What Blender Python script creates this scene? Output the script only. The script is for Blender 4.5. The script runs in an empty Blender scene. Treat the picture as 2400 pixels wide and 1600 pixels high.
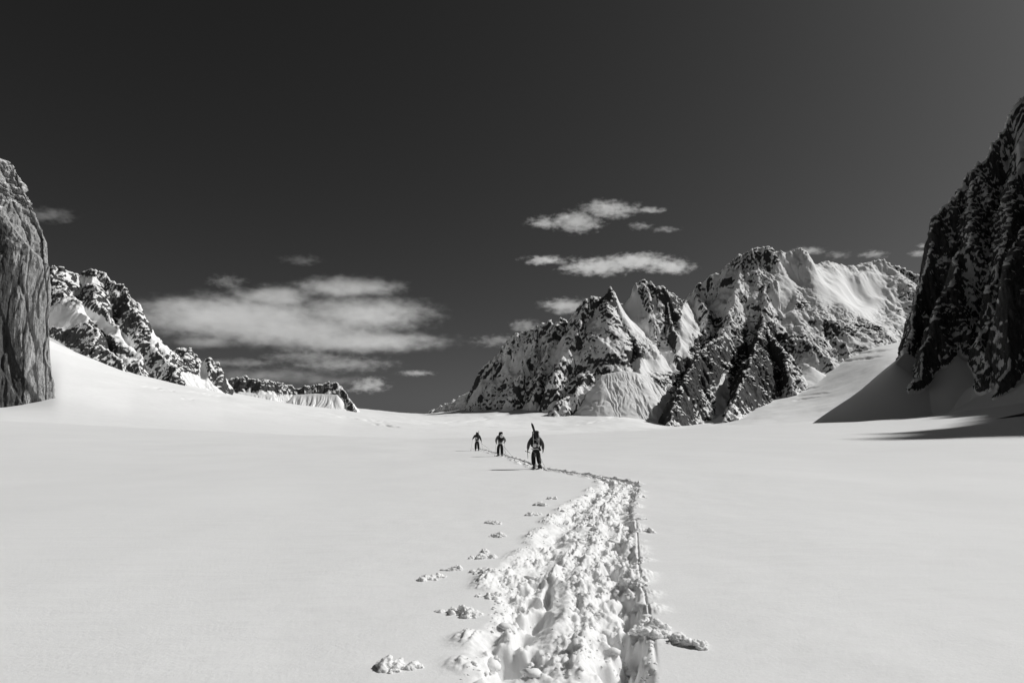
import bpy, bmesh, math, random
import numpy as np
from mathutils import Vector, Matrix

random.seed(7)
scene = bpy.context.scene
COL = scene.collection

# ---------------------------------------------------------------- camera model
F = 1600.0                       # focal length in pixels of a 2400 px wide picture (24 mm)
PITCH = math.atan(218.0 / F)
CAMZ = 1.7
SP, CP = math.sin(PITCH), math.cos(PITCH)

def elev(py):
    """height gained per metre of depth for a picture row"""
    yc = (800.0 - np.asarray(py, float)) / F
    return (SP + yc * CP) / (CP - yc * SP)

def P(px, py, D):
    xc = (px - 1200.0) / F
    yc = (800.0 - py) / F
    Yf = CP - yc * SP
    return np.array([xc / Yf * D, D, CAMZ + (SP + yc * CP) / Yf * D])

def ground_pt(px, py, z=0.0):
    yc = (800.0 - py) / F
    Yf = CP - yc * SP
    Zf = SP + yc * CP
    k = (z - CAMZ) / Zf
    return (px - 1200.0) / F * k, Yf * k

def proj(X, Y, Z):
    Zr = Z - CAMZ
    d = Y * CP + Zr * SP
    v = -Y * SP + Zr * CP
    return 1200 + F * X / d, 800 - F * v / d

UPX = F * 1.0093                 # px offset per unit of X/Y near the horizon

# ---------------------------------------------------------------- noise (numpy)
_rng = np.random.RandomState(11)
_perm = _rng.permutation(256).astype(np.int32)
_perm = np.concatenate([_perm, _perm, _perm])
_g3 = _rng.normal(size=(256, 3)).astype(np.float32)
_g3 /= np.linalg.norm(_g3, axis=1)[:, None]
_a2 = _rng.rand(256) * 2 * np.pi
_g2 = np.stack([np.cos(_a2), np.sin(_a2)], 1).astype(np.float32)

def _fade(t):
    return t * t * t * (t * (t * 6 - 15) + 10)

def pn2(x, y):
    x = np.asarray(x, np.float64); y = np.asarray(y, np.float64)
    x, y = np.broadcast_arrays(x, y)
    xi = np.floor(x).astype(np.int64); yi = np.floor(y).astype(np.int64)
    xf = (x - xi).astype(np.float32); yf = (y - yi).astype(np.float32)
    xi = (xi & 255).astype(np.int32); yi = (yi & 255).astype(np.int32)
    u, v = _fade(xf), _fade(yf)
    def g(ix, iy, dx, dy):
        h = _perm[_perm[ix] + iy]
        gr = _g2[h]
        return gr[..., 0] * dx + gr[..., 1] * dy
    a = g(xi, yi, xf, yf); b = g(xi + 1, yi, xf - 1, yf)
    c = g(xi, yi + 1, xf, yf - 1); d = g(xi + 1, yi + 1, xf - 1, yf - 1)
    return ((a + u * (b - a)) * (1 - v) + (c + u * (d - c)) * v) * 1.4

def pn3(x, y, z):
    x, y, z = np.broadcast_arrays(np.asarray(x, np.float64), np.asarray(y, np.float64), np.asarray(z, np.float64))
    I = [np.floor(k).astype(np.int64) for k in (x, y, z)]
    f = [(k - i).astype(np.float32) for k, i in zip((x, y, z), I)]
    I = [(i & 255).astype(np.int32) for i in I]
    u, v, w = (_fade(k) for k in f)
    def g(a, b, c):
        h = _perm[_perm[_perm[I[0] + a] + I[1] + b] + I[2] + c]
        gr = _g3[h]
        return gr[..., 0] * (f[0] - a) + gr[..., 1] * (f[1] - b) + gr[..., 2] * (f[2] - c)
    x00 = g(0, 0, 0) * (1 - u) + g(1, 0, 0) * u
    x10 = g(0, 1, 0) * (1 - u) + g(1, 1, 0) * u
    x01 = g(0, 0, 1) * (1 - u) + g(1, 0, 1) * u
    x11 = g(0, 1, 1) * (1 - u) + g(1, 1, 1) * u
    return ((x00 * (1 - v) + x10 * v) * (1 - w) + (x01 * (1 - v) + x11 * v) * w) * 1.5

def fbm2(x, y, o=4, lac=2.03, gain=.5):
    s = 0; a = 1.0
    for i in range(o):
        s = s + a * pn2(x + i * 17.3, y - i * 9.1); x = x * lac; y = y * lac; a *= gain
    return s

def ridged2(x, y, o=4, gain=.5):
    s = 0; a = 1.0; t = 0
    for i in range(o):
        s = s + a * (1 - 2 * np.abs(pn2(x + i * 31.7, y + i * 7.7))); t += a
        x = x * 2.07; y = y * 2.07; a *= gain
    return s / t

def fbm3(x, y, z, o=4, gain=.5):
    s = 0; a = 1.0
    for i in range(o):
        s = s + a * pn3(x + i * 13.1, y + i * 5.7, z - i * 3.3); x = x * 2.03; y = y * 2.03; z = z * 2.03; a *= gain
    return s

def ridged3(x, y, z, o=3, gain=.5):
    s = 0; a = 1.0; t = 0
    for i in range(o):
        s = s + a * (1 - 2 * np.abs(pn3(x + i * 13.1, y + i * 5.7, z - i * 3.3))); t += a
        x = x * 2.07; y = y * 2.07; z = z * 2.07; a *= gain
    return s / t

def sstep(a, b, x):
    t = np.clip((x - a) / (b - a), 0, 1)
    return t * t * (3 - 2 * t)

# ---------------------------------------------------------------- mesh helpers
def tag(o, label=None, cat=None, group=None, kind=None):
    if label: o['label'] = label
    if cat: o['category'] = cat
    if group: o['group'] = group
    if kind: o['kind'] = kind
    return o

def mesh_obj(name, verts, faces, mat, parent=None, smooth=True, attrs=None, loc=None):
    me = bpy.data.meshes.new(name)
    verts = np.asarray(verts, np.float32)
    faces = np.asarray(faces, np.int32)
    n = faces.shape[1]
    me.vertices.add(len(verts)); me.vertices.foreach_set('co', verts.ravel())
    me.loops.add(faces.size); me.loops.foreach_set('vertex_index', faces.ravel())
    me.polygons.add(len(faces))
    me.polygons.foreach_set('loop_start', np.arange(0, faces.size, n, dtype=np.int32))
    me.polygons.foreach_set('loop_total', np.full(len(faces), n, np.int32))
    me.polygons.foreach_set('use_smooth', np.full(len(faces), smooth, bool))
    me.update(calc_edges=True); me.validate()
    if attrs:
        for k, v in attrs.items():
            a = me.attributes.new(k, 'FLOAT', 'POINT')
            a.data.foreach_set('value', np.asarray(v, np.float32).ravel())
    if mat: me.materials.append(mat)
    o = bpy.data.objects.new(name, me); COL.objects.link(o)
    if parent: o.parent = parent
    if loc is not None: o.location = loc
    return o

def grid_faces(nr, nc):
    i = np.arange(nr * nc).reshape(nr, nc)
    return np.stack([i[:-1, :-1], i[:-1, 1:], i[1:, 1:], i[1:, :-1]], -1).reshape(-1, 4)

def grid_obj(name, X, Y, Z, mat, attrs=None, flip=False, **k):
    f = grid_faces(*X.shape)
    if flip: f = f[:, ::-1]
    V = np.stack([X, Y, Z], -1).reshape(-1, 3)
    return mesh_obj(name, V, f, mat, attrs=attrs, **k)

def grid_normals(X, Y, Z):
    V = np.stack([X, Y, Z], -1)
    dv = np.gradient(V, axis=0); du = np.gradient(V, axis=1)
    n = np.cross(du, dv)
    n /= np.maximum(np.linalg.norm(n, axis=-1, keepdims=True), 1e-9)
    return n

class MB:
    """collects simple shapes into one bmesh"""
    def __init__(s): s.bm = bmesh.new()
    def superbox(s, c, r, n=3.2, seg=18, rot=None, taper=0.0, bump=0.0, seed=0):
        ths = [math.pi * (i / seg) - math.pi / 2 for i in range(seg + 1)]
        phs = [2 * math.pi * j / (2 * seg) for j in range(2 * seg)]
        def sp(x): return math.copysign(abs(x) ** (2 / n), x)
        rows = []
        for t in ths:
            row = []
            for p in phs:
                x = sp(math.cos(t)) * sp(math.cos(p)); y = sp(math.cos(t)) * sp(math.sin(p)); z = sp(math.sin(t))
                k = 1 - taper * z
                v = Vector((x * r[0] * k, y * r[1] * k, z * r[2]))
                if bump:
                    v *= 1 + bump * math.sin(7 * x + seed) * math.cos(6 * z + 2 * seed + 3 * y)
                if rot: v = rot @ v
                row.append(s.bm.verts.new(v + Vector(c)))
            rows.append(row)
        m = 2 * seg
        for a in range(seg):
            for b in range(m):
                q = [rows[a][b], rows[a][(b + 1) % m], rows[a + 1][(b + 1) % m], rows[a + 1][b]]
                try: s.bm.faces.new(q)
                except ValueError: pass
        bmesh.ops.remove_doubles(s.bm, verts=s.bm.verts[:], dist=1e-6)
        return s
    def tube(s, pts, rad, n=8, cap=True):
        pts = [Vector(p) for p in pts]
        rads = rad if hasattr(rad, '__len__') else [rad] * len(pts)
        rings = []
        for i, p in enumerate(pts):
            d = (pts[min(i + 1, len(pts) - 1)] - pts[max(i - 1, 0)]).normalized()
            a = d.orthogonal().normalized() if i == 0 else (a - d * a.dot(d)).normalized()
            b = d.cross(a)
            rings.append([s.bm.verts.new(p + (a * math.cos(2 * math.pi * k / n) + b * math.sin(2 * math.pi * k / n)) * rads[i]) for k in range(n)])
        for r0, r1 in zip(rings[:-1], rings[1:]):
            for k in range(n): s.bm.faces.new([r0[k], r0[(k + 1) % n], r1[(k + 1) % n], r1[k]])
        if cap:
            s.bm.faces.new(rings[0][::-1]); s.bm.faces.new(rings[-1])
        return s
    def band(s, pts, w, t, normal):
        """flat strap along points, width w, thickness t, lying with its thin side along normal(i)"""
        pts = [Vector(p) for p in pts]; rings = []
        for i, p in enumerate(pts):
            d = (pts[min(i + 1, len(pts) - 1)] - pts[max(i - 1, 0)]).normalized()
            nn = Vector(normal(i) if callable(normal) else normal); nn = (nn - d * nn.dot(d)).normalized()
            b = d.cross(nn)
            rings.append([s.bm.verts.new(p + b * sx * w / 2 + nn * sy * t / 2) for sx, sy in ((-1, -1), (1, -1), (1, 1), (-1, 1))])
        for r0, r1 in zip(rings[:-1], rings[1:]):
            for k in range(4): s.bm.faces.new([r0[k], r0[(k + 1) % 4], r1[(k + 1) % 4], r1[k]])
        s.bm.faces.new(rings[0][::-1]); s.bm.faces.new(rings[-1])
        return s
    def build(s, name, mat, parent=None, smooth=True):
        bmesh.ops.recalc_face_normals(s.bm, faces=s.bm.faces[:])
        me = bpy.data.meshes.new(name); s.bm.to_mesh(me); s.bm.free()
        for p in me.polygons: p.use_smooth = smooth
        me.materials.append(mat)
        o = bpy.data.objects.new(name, me); COL.objects.link(o)
        if parent: o.parent = parent
        return o

# ---------------------------------------------------------------- materials
class NT:
    def __init__(s, mat):
        mat.use_nodes = True
        s.t = mat.node_tree; s.t.nodes.clear()
        s.out = s.n('ShaderNodeOutputMaterial')
    def n(s, typ, **kw):
        nd = s.t.nodes.new(typ)
        for k, v in kw.items(): setattr(nd, k, v)
        return nd
    def set(s, sock, v):
        if isinstance(v, bpy.types.NodeSocket): s.t.links.new(v, sock)
        else: sock.default_value = v
    def math(s, op, a, b=0.0, c=None, clamp=False):
        nd = s.n('ShaderNodeMath', operation=op, use_clamp=clamp)
        s.set(nd.inputs[0], a); s.set(nd.inputs[1], b)
        if c is not None: s.set(nd.inputs[2], c)
        return nd.outputs[0]
    def vmath(s, op, a, b=None):
        nd = s.n('ShaderNodeVectorMath', operation=op)
        s.set(nd.inputs[0], a)
        if b is not None: s.set(nd.inputs[1], b)
        return nd.outputs['Value'] if op in ('LENGTH', 'DOT_PRODUCT') else nd.outputs['Vector']
    def noise(s, vec, scale, detail=4, rough=.5, lac=2.0, dist=0.0, out='Fac'):
        nd = s.n('ShaderNodeTexNoise')
        s.t.links.new(vec, nd.inputs['Vector'])
        nd.inputs['Scale'].default_value = scale; nd.inputs['Detail'].default_value = detail
        nd.inputs['Roughness'].default_value = rough; nd.inputs['Lacunarity'].default_value = lac
        nd.inputs['Distortion'].default_value = dist
        return nd.outputs[out]
    def mapr(s, v, a, b, c=0.0, d=1.0, smooth=True):
        nd = s.n('ShaderNodeMapRange', interpolation_type='SMOOTHSTEP' if smooth else 'LINEAR')
        s.set(nd.inputs[0], v)
        for i, x in enumerate((a, b, c, d)): s.set(nd.inputs[i + 1], x)
        return nd.outputs[0]
    def mixf(s, f, a, b):
        nd = s.n('ShaderNodeMix'); nd.data_type = 'FLOAT'
        s.set(nd.inputs[0], f); s.set(nd.inputs[2], a); s.set(nd.inputs[3], b)
        return nd.outputs[0]
    def grey(s, v):
        nd = s.n('ShaderNodeCombineColor')
        for i in range(3): s.set(nd.inputs[i], v)
        return nd.outputs[0]

def snow_material(name, alb=.87, grain=900.0, gstr=.05, lump=None, lstr=.0, attr=None, sss=0.0):
    m = bpy.data.materials.new(name); t = NT(m)
    pos = t.n('ShaderNodeNewGeometry').outputs['Position']
    b = t.n('ShaderNodeBsdfPrincipled')
    if sss:
        b.inputs['Subsurface Weight'].default_value = sss
        if attr:
            a0 = t.n('ShaderNodeAttribute'); a0.attribute_name = attr; t.t.links.new(t.math('MULTIPLY', a0.outputs['Fac'], sss), b.inputs['Subsurface Weight'])
        b.inputs['Subsurface Radius'].default_value = (1, 1, 1); b.inputs['Subsurface Scale'].default_value = .08
    v = t.mapr(t.noise(pos, .35, 4, .6), .3, .7, alb - .012, alb + .012, smooth=False)
    t.t.links.new(t.grey(v), b.inputs['Base Color'])
    b.inputs['Roughness'].default_value = .62
    b.inputs['Specular IOR Level'].default_value = .25
    h = t.noise(pos, grain, 6, .72)
    bp = t.n('ShaderNodeBump'); bp.inputs['Strength'].default_value = gstr; bp.inputs['Distance'].default_value = .004
    t.t.links.new(h, bp.inputs['Height'])
    last = bp.outputs['Normal']
    if lump:
        h2 = t.noise(pos, lump, 4, .65)
        b2 = t.n('ShaderNodeBump'); b2.inputs['Strength'].default_value = lstr
        if attr:
            at = t.n('ShaderNodeAttribute'); at.attribute_name = attr; t.t.links.new(t.math('MULTIPLY', at.outputs['Fac'], lstr), b2.inputs['Strength'])
        b2.inputs['Distance'].default_value = .5 / lump
        t.t.links.new(h2, b2.inputs['Height']); t.t.links.new(last, b2.inputs['Normal']); last = b2.outputs['Normal']
    t.t.links.new(last, b.inputs['Normal'])
    t.t.links.new(b.outputs[0], t.out.inputs['Surface'])
    return m

def mountain_material(name, size, thr=.55, width=.10, namp=.5, rock=(.03, .11), stain=False, bump=1.0, snow=.84):
    """rock where the face is steep, snow where it is not; size = metres of the patch noise"""
    m = bpy.data.materials.new(name); t = NT(m)
    g = t.n('ShaderNodeNewGeometry'); pos = g.outputs['Position']
    sep = t.n('ShaderNodeSeparateXYZ'); t.t.links.new(g.outputs['Normal'], sep.inputs[0])
    nz = sep.outputs[2]
    at = t.n('ShaderNodeAttribute'); at.attribute_name = 'bias'
    n1 = t.noise(pos, 1.0 / size, 6, .62)
    nf = t.noise(pos, 6.0 / size, 3, .6)
    f = t.math('ADD', nz, t.math('MULTIPLY', t.math('SUBTRACT', n1, .5), namp))
    f = t.math('ADD', f, t.math('MULTIPLY', t.math('SUBTRACT', nf, .5), namp * .5))
    f = t.math('ADD', f, at.outputs['Fac'])
    sn = t.mapr(f, thr - width / 2, thr + width / 2)
    mp = t.n('ShaderNodeMapping'); mp.inputs['Scale'].default_value = (1, 1, .18)
    t.t.links.new(pos, mp.inputs['Vector'])
    r1 = t.noise(mp.outputs[0], 3.0 / size, 6, .65)
    r2 = t.noise(pos, 9.0 / size, 4, .7)
    rv = t.math('ADD', t.math('MULTIPLY', r1, .6), t.math('MULTIPLY', r2, .4))
    rv = t.mapr(rv, .36, .64, rock[0], rock[1], smooth=False)
    if stain:                                    # water stains running down the granite
        a2_ = t.n('ShaderNodeAttribute'); a2_.attribute_name = 'stain'
        m2 = t.n('ShaderNodeMapping'); m2.inputs['Scale'].default_value = (1, 1, .035); t.t.links.new(pos, m2.inputs['Vector'])
        st = t.noise(m2.outputs[0], .55, 5, .62)
        st = t.math('ADD', st, t.math('MULTIPLY', t.math('SUBTRACT', a2_.outputs['Fac'], .5), .45))
        m3 = t.n('ShaderNodeMapping'); m3.inputs['Scale'].default_value = (1, 1, .02); t.t.links.new(pos, m3.inputs['Vector'])
        rv = t.math('MULTIPLY', rv, t.mapr(t.noise(m3.outputs[0], 1.9, 4, .6), .36, .62, 1.15, .68))
        rv = t.math('MULTIPLY', rv, t.mapr(st, .44, .60, 1.0, .20))
    col = t.mixf(sn, rv, snow)
    b = t.n('ShaderNodeBsdfPrincipled')
    t.t.links.new(t.grey(col), b.inputs['Base Color'])
    b.inputs['Roughness'].default_value = .8
    b.inputs['Specular IOR Level'].default_value = .15
    bh = t.math('ADD', t.math('MULTIPLY', r2, .5), t.math('MULTIPLY', r1, .8))
    bs = t.mixf(sn, .55 * bump, .10 * bump)
    bp = t.n('ShaderNodeBump'); bp.inputs['Distance'].default_value = size * .28
    t.t.links.new(bs, bp.inputs['Strength']); t.t.links.new(bh, bp.inputs['Height'])
    t.t.links.new(bp.outputs[0], b.inputs['Normal'])
    t.t.links.new(b.outputs[0], t.out.inputs['Surface'])
    return m

def plain_material(name, v, rough=.7, scale=60.0, var=.25, bump=.2):
    m = bpy.data.materials.new(name); t = NT(m)
    tc = t.n('ShaderNodeTexCoord').outputs['Object']
    nz = t.noise(tc, scale, 4, .6)
    b = t.n('ShaderNodeBsdfPrincipled')
    t.t.links.new(t.grey(t.mapr(nz, .3, .7, v * (1 - var), v * (1 + var), smooth=False)), b.inputs['Base Color'])
    b.inputs['Roughness'].default_value = rough
    b.inputs['Specular IOR Level'].default_value = .3
    bp = t.n('ShaderNodeBump'); bp.inputs['Strength'].default_value = bump; bp.inputs['Distance'].default_value = .01
    t.t.links.new(nz, bp.inputs['Height']); t.t.links.new(bp.outputs[0], b.inputs['Normal'])
    t.t.links.new(b.outputs[0], t.out.inputs['Surface'])
    return m

M_SNOW = snow_material('snow_field', .855, 26.0, 1.0, 1.6, .035)
M_TRAIL = snow_material('snow_broken', .855, 26.0, 1.0, 45.0, .30, 'broken', .7)
M_CLOD = snow_material('snow_clods', .87, 300.0, .5, 45.0, .35, None, .4)
M_GLAC = snow_material('snow_glacier', .90, 1.5, .02, .02, .05)  # sunward brightness partly put into the colour: albedo set above the near field's

# ---------------------------------------------------------------- near snowfield and its trail
CR = np.array([(-1500, 935), (-800, 948), (0, 985), (300, 1001), (600, 1015), (1000, 1029), (1100, 1026), (1250, 1019),
               (1480, 1010), (1700, 999), (2000, 988), (2100, 983), (2200, 972), (2290, 960), (2400, 945), (2600, 925), (4000, 880)], float)
CD = np.array([(-1500, 240), (0, 240), (600, 200), (1000, 165), (1250, 165), (1700, 220), (2300, 260), (4000, 260)], float)
_pxs = np.linspace(-2500, 5000, 3000)
def _smooth(a, k):
    kk = np.exp(-np.linspace(-2, 2, k) ** 2); kk /= kk.sum()
    return np.convolve(np.pad(a, k // 2, mode='edge'), kk, mode='valid')[:len(a)]
_cry = _smooth(np.interp(_pxs, CR[:, 0], CR[:, 1]), 41)
_crd = _smooth(np.interp(_pxs, CD[:, 0], CD[:, 1]), 121)

def crest(px):
    D = np.interp(px, _pxs, _crd)
    return D, CAMZ + elev(np.interp(px, _pxs, _cry)) * D

def zfield(X, Y):
    X = np.asarray(X, float); Y = np.asarray(Y, float)
    Yc = np.maximum(Y, 20.0)
    px = 1200 + UPX * X / Yc
    Dc, zc = crest(px)
    t = np.clip((Y - 26) / (Dc - 26), 0, None)
    z = np.where(t < 1, zc * np.clip(t, 0, 1) ** 1.35, zc - .0014 * (Y - Dc) ** 2)
    amp = sstep(4, 60, Y)
    z = z + amp * .22 * fbm2(X / 34 + 3, Y / 46, 3) + .012 * fbm2(X / 2.3, Y / 3.1, 3) + .075 * fbm2(X / 9 + 5, Y / 12, 2) * sstep(2, 14, Y) + .007 * ridged2((X + .4 * Y) / 1.6, (Y - .4 * X) / .55, 3)
    return z

TR = np.array([(-30, .3, .66), (3, .25, .66), (5.0, .31, .66), (6.65, .55, .70), (8.6, .66, .84), (12.2, 1.29, .84), (17.3, 2.2, .78), (21, 3.15, .70),
               (23, 3.6, .62), (25.4, 3.74, .55), (28, 3.35, .45), (30.5, 2.45, .40), (33.2, 1.5, .38), (35, 1.15, .36), (38, .75, .34), (46, .02, .32),
               (54, -.95, .30), (63, -2.2, .30), (73, -3.7, .30), (80, -4.6, .3), (700, -60, .3)], float)
_ty = np.linspace(-30, 120, 1501)
_tc = _smooth(np.interp(_ty, TR[:, 0], TR[:, 1]), 21)
_tw = _smooth(np.interp(_ty, TR[:, 0], TR[:, 2]), 21)
def trail_c(Y): return np.interp(Y, _ty, _tc)
def trail_w(Y): return np.interp(Y, _ty, _tw)

CORR = 1.35                                    # half width of the finely meshed corridor
HOLES = []                                     # post-holes left by boots: s, y, length, width, depth
_r = random.Random(5)
yy = 3.6
side = 1
while yy < 34:
    w = float(trail_w(yy))
    for lane in ((-.62, .35), (.70, .45)):
        if _r.random() < .8:
            HOLES.append((lane[0] * w + _r.uniform(-.10, .10), yy + _r.uniform(-.2, .2), _r.uniform(.13, .24), _r.uniform(.08, .15), _r.uniform(.10, .30)))
    yy += _r.uniform(.42, .75)
HOLES += [(.56, 5.9, .26, .11, .30), (.40, 6.25, .22, .13, .28), (.60, 6.9, .24, .10, .30), (.62, 7.6, .18, .10, .25), (.52, 9.2, .3, .14, .28),
          (-.22, 7.9, .5, .06, .25), (-.30, 6.9, .3, .13, .26), (-.35, 5.6, .28, .2, .24), (.45, 5.2, .2, .15, .3), (-.1, 10.6, .6, .05, .22)]

BROKEN = [None]
def billow(x, y, o=3):
    s = 0; a = 1.0
    for i in range(o):
        s = s + a * np.abs(pn2(x + 9.7 * i, y + 4.1 * i)); x = x * 2.1; y = y * 2.1; a *= .55
    return s

def trail_disp(X, Y):
    s = X - trail_c(Y); w = trail_w(Y)
    far = sstep(22, 34, Y)
    # ragged edges: the right one is cut straight by the rope, the left one crumbles
    eR = w + .05 * pn2(Y / .7, 3.3) + .03 * pn2(Y / .18, 8.1)
    eL = -w + .16 * pn2(Y / 1.3, 7.7) + .08 * pn2(Y / .35, 1.1) + .03 * pn2(Y / .1, 2.1)
    ins = sstep(eL - .05, eL + .22 + .15 * pn2(Y / .8, 12.), s) * (1 - sstep(eR - .07, eR + .02, s))
    q = s / w
    lanes = -.075 - .04 * np.exp(-((q + .55) / .22) ** 2) - .05 * np.exp(-((q - .62) / .24) ** 2) + .03 * np.exp(-((q + .12 + .3 * pn2(Y / 2.2, 9.)) / .13) ** 2)
    lanes = lanes + .02 * np.exp(-((q - .2) / .1) ** 2)
    rough = .30 + .70 * sstep(-.2, .35, pn2(s / .38, Y / .9) + .10 * np.sign(q - .05) + .22)
    lump = (.085 * pn2(s / .22, Y / .65) + .10 * (billow(s / .30, Y / .42) - .35) + .045 * (ridged2(s / .16 + 5, Y / .24, 3) - .2) + .030 * (billow(s / .10 + 5, Y / .13) - .35) + .022 * (billow(s / .04 + 5, Y / .045, 2) - .35) + .005 * pn2(s / .018, Y / .02)) * rough
    z = ins * (lanes * (1 - .35 * far) + lump * (1 - .45 * far))
    # rim of thrown-up snow on both sides
    rim = np.exp(-((s - eL + .06) / .12) ** 2) * .05 * np.clip(pn2(Y / .5, 4.4) + .2, 0, 1) + np.exp(-((s - eR - .08) / .12) ** 2) * .06 * np.clip(pn2(Y / .45, 6.4) + .05, 0, 1)
    z = z + rim * (1 + 1.5 * billow(s / .08, Y / .08, 2))
    # thin straight groove of the dragged rope just outside the right edge
    z = z - .022 * np.exp(-((s - w - .045) / .012) ** 2) * sstep(5.2, 6, Y) * (1 - sstep(13, 15, Y))
    for (hs, hy, hl, hw, hd) in HOLES:
        m = (np.abs(Y - hy) < 3 * hl) & (np.abs(s - hs) < 3 * hw)
        if m.any():
            r2 = ((s[m] - hs) / hw) ** 2 + ((Y[m] - hy) / hl) ** 2
            r2 = r2 * (1 + .5 * pn2(s[m] / .1, Y[m] / .1))
            z[m] -= hd * .7 * (1 - sstep(.3, 1.5, r2))
    BROKEN[0] = ins
    return z * (1 - sstep(74, 79, Y))

rows = [-24.0]
while rows[-1] < 3.4: rows.append(rows[-1] + max(.03, min(1.0, (3.6 - rows[-1]) * .2)))
while rows[-1] < 24: rows.append(rows[-1] + .012 + .0016 * (rows[-1] - 3.4))
while rows[-1] < 80: rows.append(rows[-1] + .05 + .0030 * (rows[-1] - 24))
while rows[-1] < 420: rows.append(rows[-1] + .5 + .012 * (rows[-1] - 80))
rows = np.array(rows)
ns = 260
S = np.linspace(-CORR, CORR, ns)
ksp = np.concatenate([np.linspace(.0015, .06, 40) ** 1.0, .06 + np.geomspace(.006, 3.0, 90)])
Ysc = np.maximum(rows, 0) + 5.0
def side_cols(sign):
    return trail_c(rows)[:, None] + sign * (CORR + ksp[None, :] * Ysc[:, None])
Ycorr = np.repeat(rows[:, None], ns, 1)
Xcorr = trail_c(rows)[:, None] + S[None, :]
def rowgrid(X): return np.repeat(rows[:, None], X.shape[1], 1)
zc_ = zfield(Xcorr, Ycorr)
fade = sstep(0, .12, CORR - np.abs(S))[None, :]
zt = zc_ + trail_disp(Xcorr, Ycorr) * fade
broken = BROKEN[0]
ktr = rows < 90
grid_obj('snow_trail', Xcorr[ktr], Ycorr[ktr], zt[ktr], M_TRAIL, attrs={'broken': broken[ktr]})
tag(bpy.data.objects['snow_trail'], 'trampled trench of broken snow winding away to the climbers', None, None, 'structure')
# the untouched field on both sides, joined past the end of the trail
Xl = np.concatenate([side_cols(-1)[:, ::-1], Xcorr[:, :1]], 1)
Xr = np.concatenate([Xcorr[:, -1:], side_cols(1)], 1)
vs, fs, off = [], [], 0
for A in (Xl, Xr):
    Yg = rowgrid(A)
    vs.append(np.stack([A, Yg, zfield(A, Yg)], -1).reshape(-1, 3)); fs.append(grid_faces(*A.shape) + off); off += A.size
kk = np.where(rows >= rows[ktr][-1])[0]
A = Xcorr[kk][:, ::13]; A = np.concatenate([A, Xcorr[kk][:, -1:]], 1)
Yg = np.repeat(rows[kk][:, None], A.shape[1], 1)
vs.append(np.stack([A, Yg, zfield(A, Yg)], -1).reshape(-1, 3)); fs.append(grid_faces(*A.shape) + off)
o = mesh_obj('snowfield', np.concatenate(vs), np.concatenate(fs), M_SNOW)
tag(o, 'smooth untouched snowfield filling the foreground', None, None, 'structure')

def ground(x, y):
    x = np.array([float(x)]); y = np.array([float(y)])
    z = zfield(x, y)
    if abs(x[0] - trail_c(y)[0]) < CORR: z = z + trail_disp(x, y)
    return float(z[0])

# ---------------------------------------------------------------- the glacier beyond
GL = [  # (depth, [(px, py)...]) control lines
    (330, [(-2500, 960), (-800, 962), (0, 966), (130, 968), (300, 984), (520, 1002), (800, 1020), (1000, 1026), (1250, 1028), (1500, 1026), (1700, 1020), (2000, 1010), (2300, 1000), (2600, 1000), (5000, 1000)]),
    (450, [(-2500, 930), (-800, 936), (0, 948), (60, 938), (125, 924), (200, 938), (300, 959), (520, 988), (800, 1010), (1000, 1017), (1200, 1017), (1500, 1018), (1700, 1014), (1900, 1008), (2100, 1000), (2300, 990), (5000, 980)]),
    (900, [(-2500, 500), (-800, 600), (0, 755), (115, 812), (200, 845), (275, 868), (330, 884), (430, 905), (520, 924), (700, 962), (828, 982), (1000, 995), (1100, 1001), (1250, 1008), (1480, 1009), (1700, 1002), (1900, 998), (2100, 990), (5000, 980)]),
    (1500, [(-2500, 560), (0, 800), (275, 880), (520, 920), (700, 953), (828, 970), (1000, 986), (1100, 994), (1250, 1006), (1400, 1006), (1560, 1010), (1700, 1002), (1900, 985), (2000, 970), (2100, 950), (2500, 940), (5000, 940)]),
    (2300, [(-2500, 850), (0, 880), (520, 920), (700, 947), (828, 963), (1000, 978), (1100, 978), (1250, 986), (1400, 980), (1480, 980), (1560, 1000), (1700, 990), (1800, 965), (1900, 945), (2000, 905), (2090, 860), (2300, 830), (5000, 830)]),
    (3200, [(-2500, 880), (0, 900), (520, 930), (700, 947), (828, 960), (1000, 975), (1100, 955), (1250, 930), (1400, 915), (1560, 910), (1700, 920), (1850, 900), (1950, 860), (2010, 830), (2090, 803), (2300, 790), (5000, 790)]),
    (4600, [(-2500, 900), (0, 920), (520, 940), (700, 948), (828, 959), (930, 970), (1000, 975), (1100, 960), (1250, 950), (1560, 900), (2000, 840), (2090, 815), (2300, 810), (5000, 810)]),
]
CREV = [  # crevasses: picture position, half length in px, depth step
    (355, 908, 22, 905), (392, 915, 16, 905), (470, 921, 30, 905), (440, 935, 14, 1000), (505, 927, 30, 1200), (880, 987, 30, 1500), (905, 997, 30, 1500), (815, 978, 22, 1600),
    (1120, 985, 30, 2000), (1160, 975, 40, 2300), (1060, 988, 16, 1900), (1420, 985, 40, 2100), (1460, 975, 50, 2250), (1500, 965, 40, 2350), (1380, 992, 30, 2000),
    (2010, 842, 60, 3050), (2040, 825, 50, 3150), (1900, 925, 40, 2500), (1880, 912, 36, 2650), (1890, 934, 30, 2450)]
gu = np.concatenate([np.linspace(-2400, -40, 60), np.linspace(-30, 2420, 1000), np.linspace(2440, 4800, 60)])
gd = [150.0]
while gd[-1] < 5200: gd.append(gd[-1] * 1.0062 + .2)
while gd[-1] < 40000: gd.append(gd[-1] * 1.2)
gd = np.array(gd)
PXg, Dg = np.meshgrid(gu, gd)
lineD = np.array([l[0] for l in GL], float)
lineZ = np.array([CAMZ + elev(_smooth(np.interp(gu, [a for a, _ in l[1]], [b for _, b in l[1]]), 27 if l[0] < 800 else 71)) * l[0] for l in GL])
Dc, zcc = crest(gu)
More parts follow.
